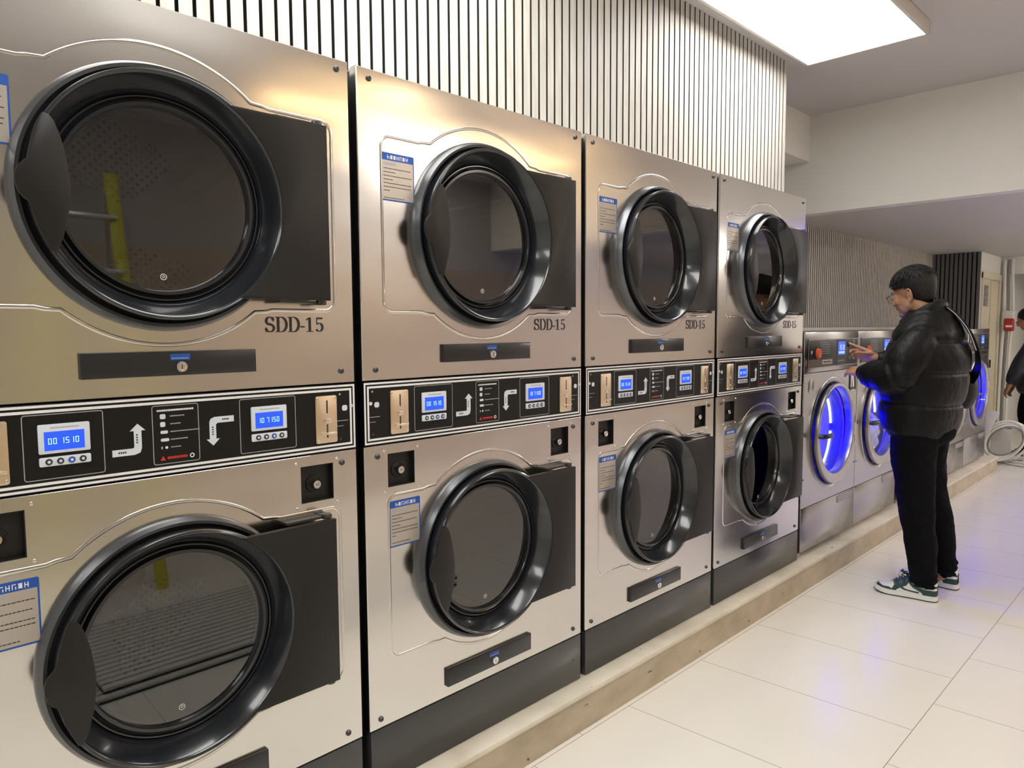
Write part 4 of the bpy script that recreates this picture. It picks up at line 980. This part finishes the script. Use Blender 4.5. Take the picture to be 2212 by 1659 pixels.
def inside(p,poly):
    x,y=p; r=False; n=len(poly)
    for i in range(n):
        x1,y1=poly[i]; x2,y2=poly[(i+1)%n]
        if (y1>y)!=(y2>y) and x<(x2-x1)*(y-y1)/(y2-y1)+x1: r=not r
    return r
def shoe(root,off,heel,rz,name):
    """low leather sneaker, 0.305 long; u runs heel->toe, built along -X"""
    X=Matrix.Translation(heel)@Matrix.Rotation(radians(rz),4,'Z'); L=.305
    def hw(u):     # half width along the length
        P=[(0,.010),(.008,.018),(.025,.026),(.05,.031),(.15,.036),(.35,.036),(.55,.043),(.72,.051),(.86,.048),(.95,.034),(1,.012)]
        for a,b in zip(P,P[1:]):
            if a[0]<=u<=b[0]:
                t=(u-a[0])/(b[0]-a[0]); return a[1]+(b[1]-a[1])*t
    def top(u):
        P=[(0,.098),(.04,.104),(.10,.092),(.2,.076),(.32,.076),(.40,.092),(.46,.110),(.55,.098),(.66,.082),(.75,.066),(.84,.058),(.92,.053),(1,.036)]
        for a,b in zip(P,P[1:]):
            if a[0]<=u<=b[0]:
                t=(u-a[0])/(b[0]-a[0]); t=t*t*(3-2*t); return a[1]+(b[1]-a[1])*t
    N=260; R=90; su=MB(); vs=[]
    for i in range(N+1):
        u=i/N; w=hw(u)*.93; h=top(u)
        for k in range(R+1):
            q=k/R; pw=.42 if u<.5 else .55; lim=.82
            if q<.42: zf=lim*q/.42; s_=zf**(1/pw); c=math.sqrt(max(0,1-s_*s_))
            elif q>.58: zf=lim*(1-q)/.42; s_=zf**(1/pw); c=-math.sqrt(max(0,1-s_*s_))
            else: s0=lim**(1/pw); c=math.sqrt(1-s0*s0)*(1-(q-.42)/.08); s_=math.sqrt(1-c*c)
            y=w*math.copysign(abs(c)**.75,c)*(1-.10*s_*(1 if u<.6 else .3)); z=.026+(h-.026)*abs(s_)**pw
            vs.append((-u*L,y,z))
    fs=[];ms=[]
    G='shoegreen'
    tip=[(.66,.0),(.66,.036),(.74,.045),(.83,.044),(.93,.052),(1.02,.06),(1.02,.0)]           # toe overlay
    eye=[(.40,.12),(.42,.088),(.47,.065),(.56,.050),(.62,.036),(.64,.0),(.70,.0),(.69,.040),(.66,.060),(.68,.075),(.72,.13)]
    heel=[(-.02,.0),(-.02,.062),(.05,.062),(.18,.060),(.27,.066),(.34,.082),(.40,.10),(.44,.10),(.42,.075),(.36,.058),(.28,.048),(.22,.040),(.20,.0)]
    col=[(-.02,.072),(.06,.078),(.10,.070),(.18,.062),(.18,.068),(.1,.079),(.05,.088),(-.02,.083)]
    sw=[(.28,.034),(.40,.036),(.50,.040),(.575,.050),(.565,.062),(.53,.066),(.52,.056),(.48,.048),(.40,.044),(.26,.043)]
    for i in range(N):
        for k in range(R):
            idx=[i*(R+1)+k,i*(R+1)+k+1,(i+1)*(R+1)+k+1,(i+1)*(R+1)+k]
            c=[sum(vs[q][d] for q in idx)/4 for d in range(3)]; u=-c[0]/L; z=c[2]; tops=abs(c[1])<hw(min(1,max(0,u)))*.45
            m=0
            if inside((u,z),tip) or inside((u,z),eye) or inside((u,z),heel) or inside((u,z),col) or inside((u,z),sw): m=1
            if tops and u>.78 and u<.92: m=0
            if tops and .45<u<.72: m=1
            fs.append(idx); ms.append(m)
    o=len(su.v); su.v+=[tuple(X@Vector(v)) for v in vs]; su.f+=fs; su.m+=ms
    sh=su.build(name,['shoewhite','shoegreen'],root,off,angle=80)
    so=MB()
    def outl(g): 
        P=[]
        for i in range(61): u=.5-.5*cos(pi*i/60); P.append((-u*L+.003*(1-2*u),hw(u)+g))
        return P+[(x,-y) for x,y in P[::-1]]
    def slab(g0,g1,z0,z1,m):
        a=outl(g0); b=outl(g1); n=len(a)
        def lift(x): u=-x/L; return .012*max(0,(u-.72)/.28)**2
        v=[(p[0],p[1],z0+lift(p[0])) for p in a]+[(p[0],p[1],z1+lift(p[0])) for p in b]
        so.add(v,[[i,(i+1)%n,n+(i+1)%n,n+i] for i in range(n)]+[list(range(n))[::-1],[n+i for i in range(n)]],m,X)
    slab(.001,.002,0,.006,1); slab(.003,.001,.0062,.031,0)
    so.build('sole',['shoewhite','outsole'],sh,off)
    la=MB()
    for i in range(5):
        u=.47+i*.042; z=top(u)+.001; w=.020+.001*i
        la.tube([X@Vector((-u*L,-w,z-.010)),X@Vector((-(u+.01)*L,0,z+.003)),X@Vector((-(u+.02)*L,w,z-.010))],.0028,6)
    for s_ in (-1,1): la.tube(catmull([X@Vector((-.46*L,0,.112)),X@Vector((-.50*L,s_*.02,.128)),X@Vector((-.55*L,s_*.03,.118)),X@Vector((-.49*L,s_*.012,.110))],4),.0026,6)
    la.build('laces','outsole',sh,off)
    cf=MB(); cf.tube([X@Vector((-.02*L-.20*L*(1-cos(a)),.031*sin(a),.088+.008*cos(a))) for a in [2*pi*k/28 for k in range(29)]],.006,10,0,caps=False); cf.build('collar_lining','shoewhite',sh,off)
make_man()

# ------------------------------------------------------------------ far corner
# second person, mostly outside the frame on the right, bending over the stand
def far_person():
    root=empty('person',(.10,9.75,0)); off=(.10,9.75,0)
    b=MB(); HX=Matrix.Translation((.085,9.70,1.535))@Matrix.Rotation(radians(-25),4,'Y')
    b.ball((0,0,0),(.095,.078,.115),0,28,X=HX); b.ball((-.03,0,-.05),(.065,.055,.07),0,24,X=HX); b.tube([(-.09,0,.01),(-.108,0,-.02)],[.009,.013],10,X=HX); b.ball((-.106,0,-.024),.012,0,12,X=HX)
    b.ball((.0,-.075,-.01),(.016,.007,.028),0,12,X=HX); b.ball((-.085,0,-.055),(.012,.02,.006),0,12,X=HX)
    limb(b,[(.11,9.70,1.46,.055),(.20,9.72,1.38,.07)])
    b.ball((.23,9.74,1.15),(.15,.2,.25),0,24); b.ball((.21,9.75,.95),(.14,.17,.15),0,24)
    limb(b,[(.20,9.54,1.30,.05),(.10,9.46,1.06,.045),(.02,9.50,.90,.036),(-.04,9.58,.80,.026)])
    limb(b,[(.20,9.92,1.30,.05),(.12,9.95,1.05,.045),(.02,9.86,.88,.036),(-.03,9.80,.80,.026)])
    for y_ in (9.66,9.84): limb(b,[(.20,y_,.90,.08),(.12,y_,.50,.055),(.18,y_,.08,.035)]); b.ball((.12,y_,.045),(.10,.04,.035),0,16)
    hand(b,(-.03,9.565,.80),(-.45,.25,-.85),(-.8,-.5,.3),1,(.3,.35,.4,.45),L=.18)
    hand(b,(-.03,9.80,.80),(-.4,-.35,-.85),(-.8,.5,.3),-1,(.3,.35,.4,.45),L=.18)
    o=b.build('body','skin',root,off); remesh(o,.005,3)
    h=MB(); h.ball((.020,0,.032),(.100,.088,.100),0,28,X=HX); h.build('hair','hair',root,off,angle=180)
    g=MB(); 
    for s_ in (-1,1): g.tube([(-.100,s_*.032+.022*cos(a),.005+.018*sin(a)) for a in [2*pi*i/20 for i in range(21)]],.0018,6,0,caps=False,X=HX); g.tube([(-.100,s_*.054,.008),(.0,s_*.082,.01)],.0018,6,0,X=HX)
    g.build('glasses','strap',root,off)
    j=MB()
    for c,r in (((.23,9.74,1.16),(.20,.25,.24)),((.20,9.74,.98),(.20,.24,.20)),((.19,9.74,.80),(.19,.225,.15)),((.20,9.73,1.33),(.13,.19,.11))): j.ball(c,r,0,32)
    limb(j,[(.20,9.53,1.28,.095),(.10,9.45,1.08,.088),(.04,9.47,.96,.074),(-.01,9.53,.87,.055)],24,6); limb(j,[(.20,9.93,1.28,.095),(.11,9.97,1.06,.088),(.03,9.88,.93,.07),(.0,9.84,.86,.055)],24,6)
    o=j.build('jacket',M['navy'],root,off); remesh(o,.008,4)
    t=MB()
    for y_ in (9.66,9.84): limb(t,[(.19,y_,.82,.11),(.12,y_,.52,.085),(.16,y_,.30,.075),(.18,y_,.09,.068)],20,5)
    t.ball((.20,9.75,.80),(.15,.19,.11),0,24); o=t.build('trousers','denim',root,off); remesh(o,.008,4)
    for y_ in (9.66,9.84):
        s_=MB(); s_.box(.01,.24,y_-.045,y_+.045,0,.03,bev=.012); s_.ball((.11,y_,.045),(.115,.045,.04),0,20); s_.build('shoe','outsole',root,off)
    tag(root,'person in a dark navy jacket and glasses bending down at the right edge','person')
M['navy']=mat('dark_navy_jacket',(.014,.018,.030),.5,bump=(12,.4,.01))
far_person()
# things standing beside the camera, seen mirrored in the dryer doors
M['yellow']=mat('yellow_fibreglass_rail',(.62,.58,.06),.45); M['alu']=mat('aluminium_rung',(.72,.72,.70),.35,.8)
root=empty('step_ladder',(2.75,1.15,0)); lo=(2.75,1.15,0)
for s_ in (-1,1):
    c=MB(); c.tube([(2.55,1.15+s_*.27,.0),(2.80,1.15+s_*.17,2.35)],[(.012,.035)]*2,8); c.build('rail','yellow',root,lo)
    c=MB(); c.tube([(3.25,1.15+s_*.24,.0),(2.85,1.15+s_*.16,2.30)],[(.010,.02)]*2,8); c.build('rear_leg','alu',root,lo)
for k in range(7):
    z=.3+k*.3; x=2.55+.25*z/2.35; w=.27-.10*z/2.35; c=MB(); c.box(x-.04,x+.05,1.15-w,1.15+w,z-.012,z+.012,bev=.003); c.build('rung','alu',root,lo)
tag(root,'folding step ladder with yellow rails standing to the right of the camera','ladder')
M['deck']=mat('pale_grooved_board',(.66,.65,.62),.5)
root=empty('wall_panel_stack',(1.75,1.7,0))
for k in range(2):
    c=MB(); c.box(1.38+.03*k,2.14+.02*k,.75+.05*k,2.62+.03*k,.001+.024*k,.012+.024*k,1)
    for i in range(16): c.box(1.38+.03*k+.0475*i,1.38+.03*k+.0475*i+.036,.75+.05*k,2.62+.03*k,.012+.024*k,.024+.024*k,0)
    c.build('slatted_panel',['deck','gap'],root,(1.75,1.7,0),smooth=False)
tag(root,'low stack of spare slatted wall panels lying on the floor below the camera','panels')
# white board leaning at the end of the washer row
M['board']=mat('white_melamine_board',(.74,.72,.68),.45)
b=MB(); 
poly=[(-.13,.151),(-.035,.151),(-.02,.30),(.035,.46),(.10,.61),(-.13,.665)]
vs=[(x,8.44+(.665-z)*-.0,z) for x,z in poly]; b.add(vs+[(v[0],v[1]+.02,v[2]) for v in vs],[[0,1,2,3,4,5],[11,10,9,8,7,6]]+[[i,(i+1)%6,6+(i+1)%6,6+i] for i in range(6)])
tag(b.build('board','board',off=(-.05,8.44,ZC),loc=(-.05,8.44,ZC),smooth=False),'white cut board standing on the curb against the end of the last washer','board')
M['hose']=mat('white_plastic_hose',(.78,.77,.74),.4); M['hosegrey']=mat('grey_hose',(.28,.27,.26),.5)
rnd=random.Random(11)
root=empty('hose_coil',(.05,9.05,0))
for k in range(6):
    c=MB(); R=.205-.017*(k%4); cx,cz=.035+.008*k,.262-.004*k; y=8.93+.026*k
    c.tube([(cx+R*.92*cos(a)+.05*sin(a),y+.035*sin(a+k)+.05*cos(a),cz+R*1.03*sin(a)) for a in [2*pi*i/48 for i in range(49)]],.0105,10,0,caps=False)
    c.build('hose_loop','hose' if k!=3 else 'hosegrey',root,(.05,9.05,0))
tag(root,'coil of white hose standing upright on the floor beyond the curb','hose coil')
root=empty('floor_hose',(.30,9.10,0))
for k in range(4):
    c=MB(); R=.27-.03*k
    c.tube([(.28+R*1.0*cos(a),9.22+R*.95*sin(a),.014+.020*(k%2)+.004*sin(3*a)) for a in [2*pi*i/48 for i in range(49)]],.0115,10,0,caps=False)
    c.build('hose_loop','hose',root,(.30,9.10,0))
tag(root,'loops of white hose lying flat on the floor at the right edge','hose coil')
# parcel inside the coil
b=MB(); X=Matrix.Translation((-.02,9.21,.0))@Matrix.Rotation(.2,4,'Z'); b.box(-.09,.09,-.06,.06,0.0,.36,bev=.006,X=X); b.box(-.0905,.0905,-.03,.03,.1,.362,1,X=X)
tag(b.build('parcel',['board','gap'],off=(.03,9.2,0),loc=(.03,9.2,0)),'pale upright parcel standing behind the hose coil','box')
# white tubular stand
root=empty('tubular_stool',(.32,9.12,0)); off=(.32,9.12,0)
for k,(x,y) in enumerate(((.19,9.22),(.47,9.14),(.22,9.55),(.50,9.53))):
    c=MB(); c.tube(catmull([(x+.0,y,.012),(x+.01,y,.16),(x+.04,y,.28),(.35,(y+9.35)/2,.37)],6),.013,10); c.build('leg','hose',root,off)
c=MB(); c.tube([(.345+.19*cos(a),9.35+.19*sin(a),.20) for a in [2*pi*i/40 for i in range(41)]],.010,10,0,caps=False); c.build('ring_brace','hose',root,off)
c=MB(); c.lathe([(.0001,0),(.15,0),(.165,.012),(.15,.026),(.0001,.03)],0,0,40,X=Matrix.Translation((.35,9.35,.37))@Matrix.Rotation(-pi/2,4,'Y')); c.build('seat','board',root,off)
tag(root,'low white tubular stool on the floor in front of the bending person','stool')
# cables and pipes running down the corner, with a red and white alarm unit
M['redp']=mat('red_plastic',(.45,.03,.03),.35)
for k,(dx,r,mt,lab) in enumerate(((0.0,.020,'hose','white pipe running down the far corner beside the cream door, nearest the door frame'),(.045,.014,'hosegrey','thin grey cable next to the white corner pipe'),(.085,.016,'wallw','outermost white conduit bowing out over the far opening'))):
    c=MB(); bow=(.02,.03,.045)[k]
    c.tube(catmull([(-.375+dx,10.91,2.30),(-.372+dx,10.90,2.10),(-.368+dx+bow*.3,10.89,1.80),(-.365+dx+bow*.2,10.90,1.50),(-.372+dx,10.905,1.2),(-.380+dx,10.91,.70),(-.380+dx,10.91,.02)],6),r,10)
    tag(c.build('pipe',mt,off=(-.38,10.9,0),loc=(-.38,10.9,0)),lab,'pipe')
root=empty('alarm_unit',(-.30,10.85,1.50)); off=(-.30,10.85,1.50)
c=MB(); c.box(-.375,-.235,10.83,10.90,1.47,1.66,bev=.02,seg=3); c.build('housing','board',root,off)
c=MB(); c.box(-.345,-.235,10.80,10.86,1.40,1.56,bev=.02,seg=3); c.box(-.32,-.25,10.796,10.80,1.45,1.475,1); c.build('red_cover',['redp','white'],root,off)
tag(root,'red and white alarm unit on the pipes at the far corner','alarm')
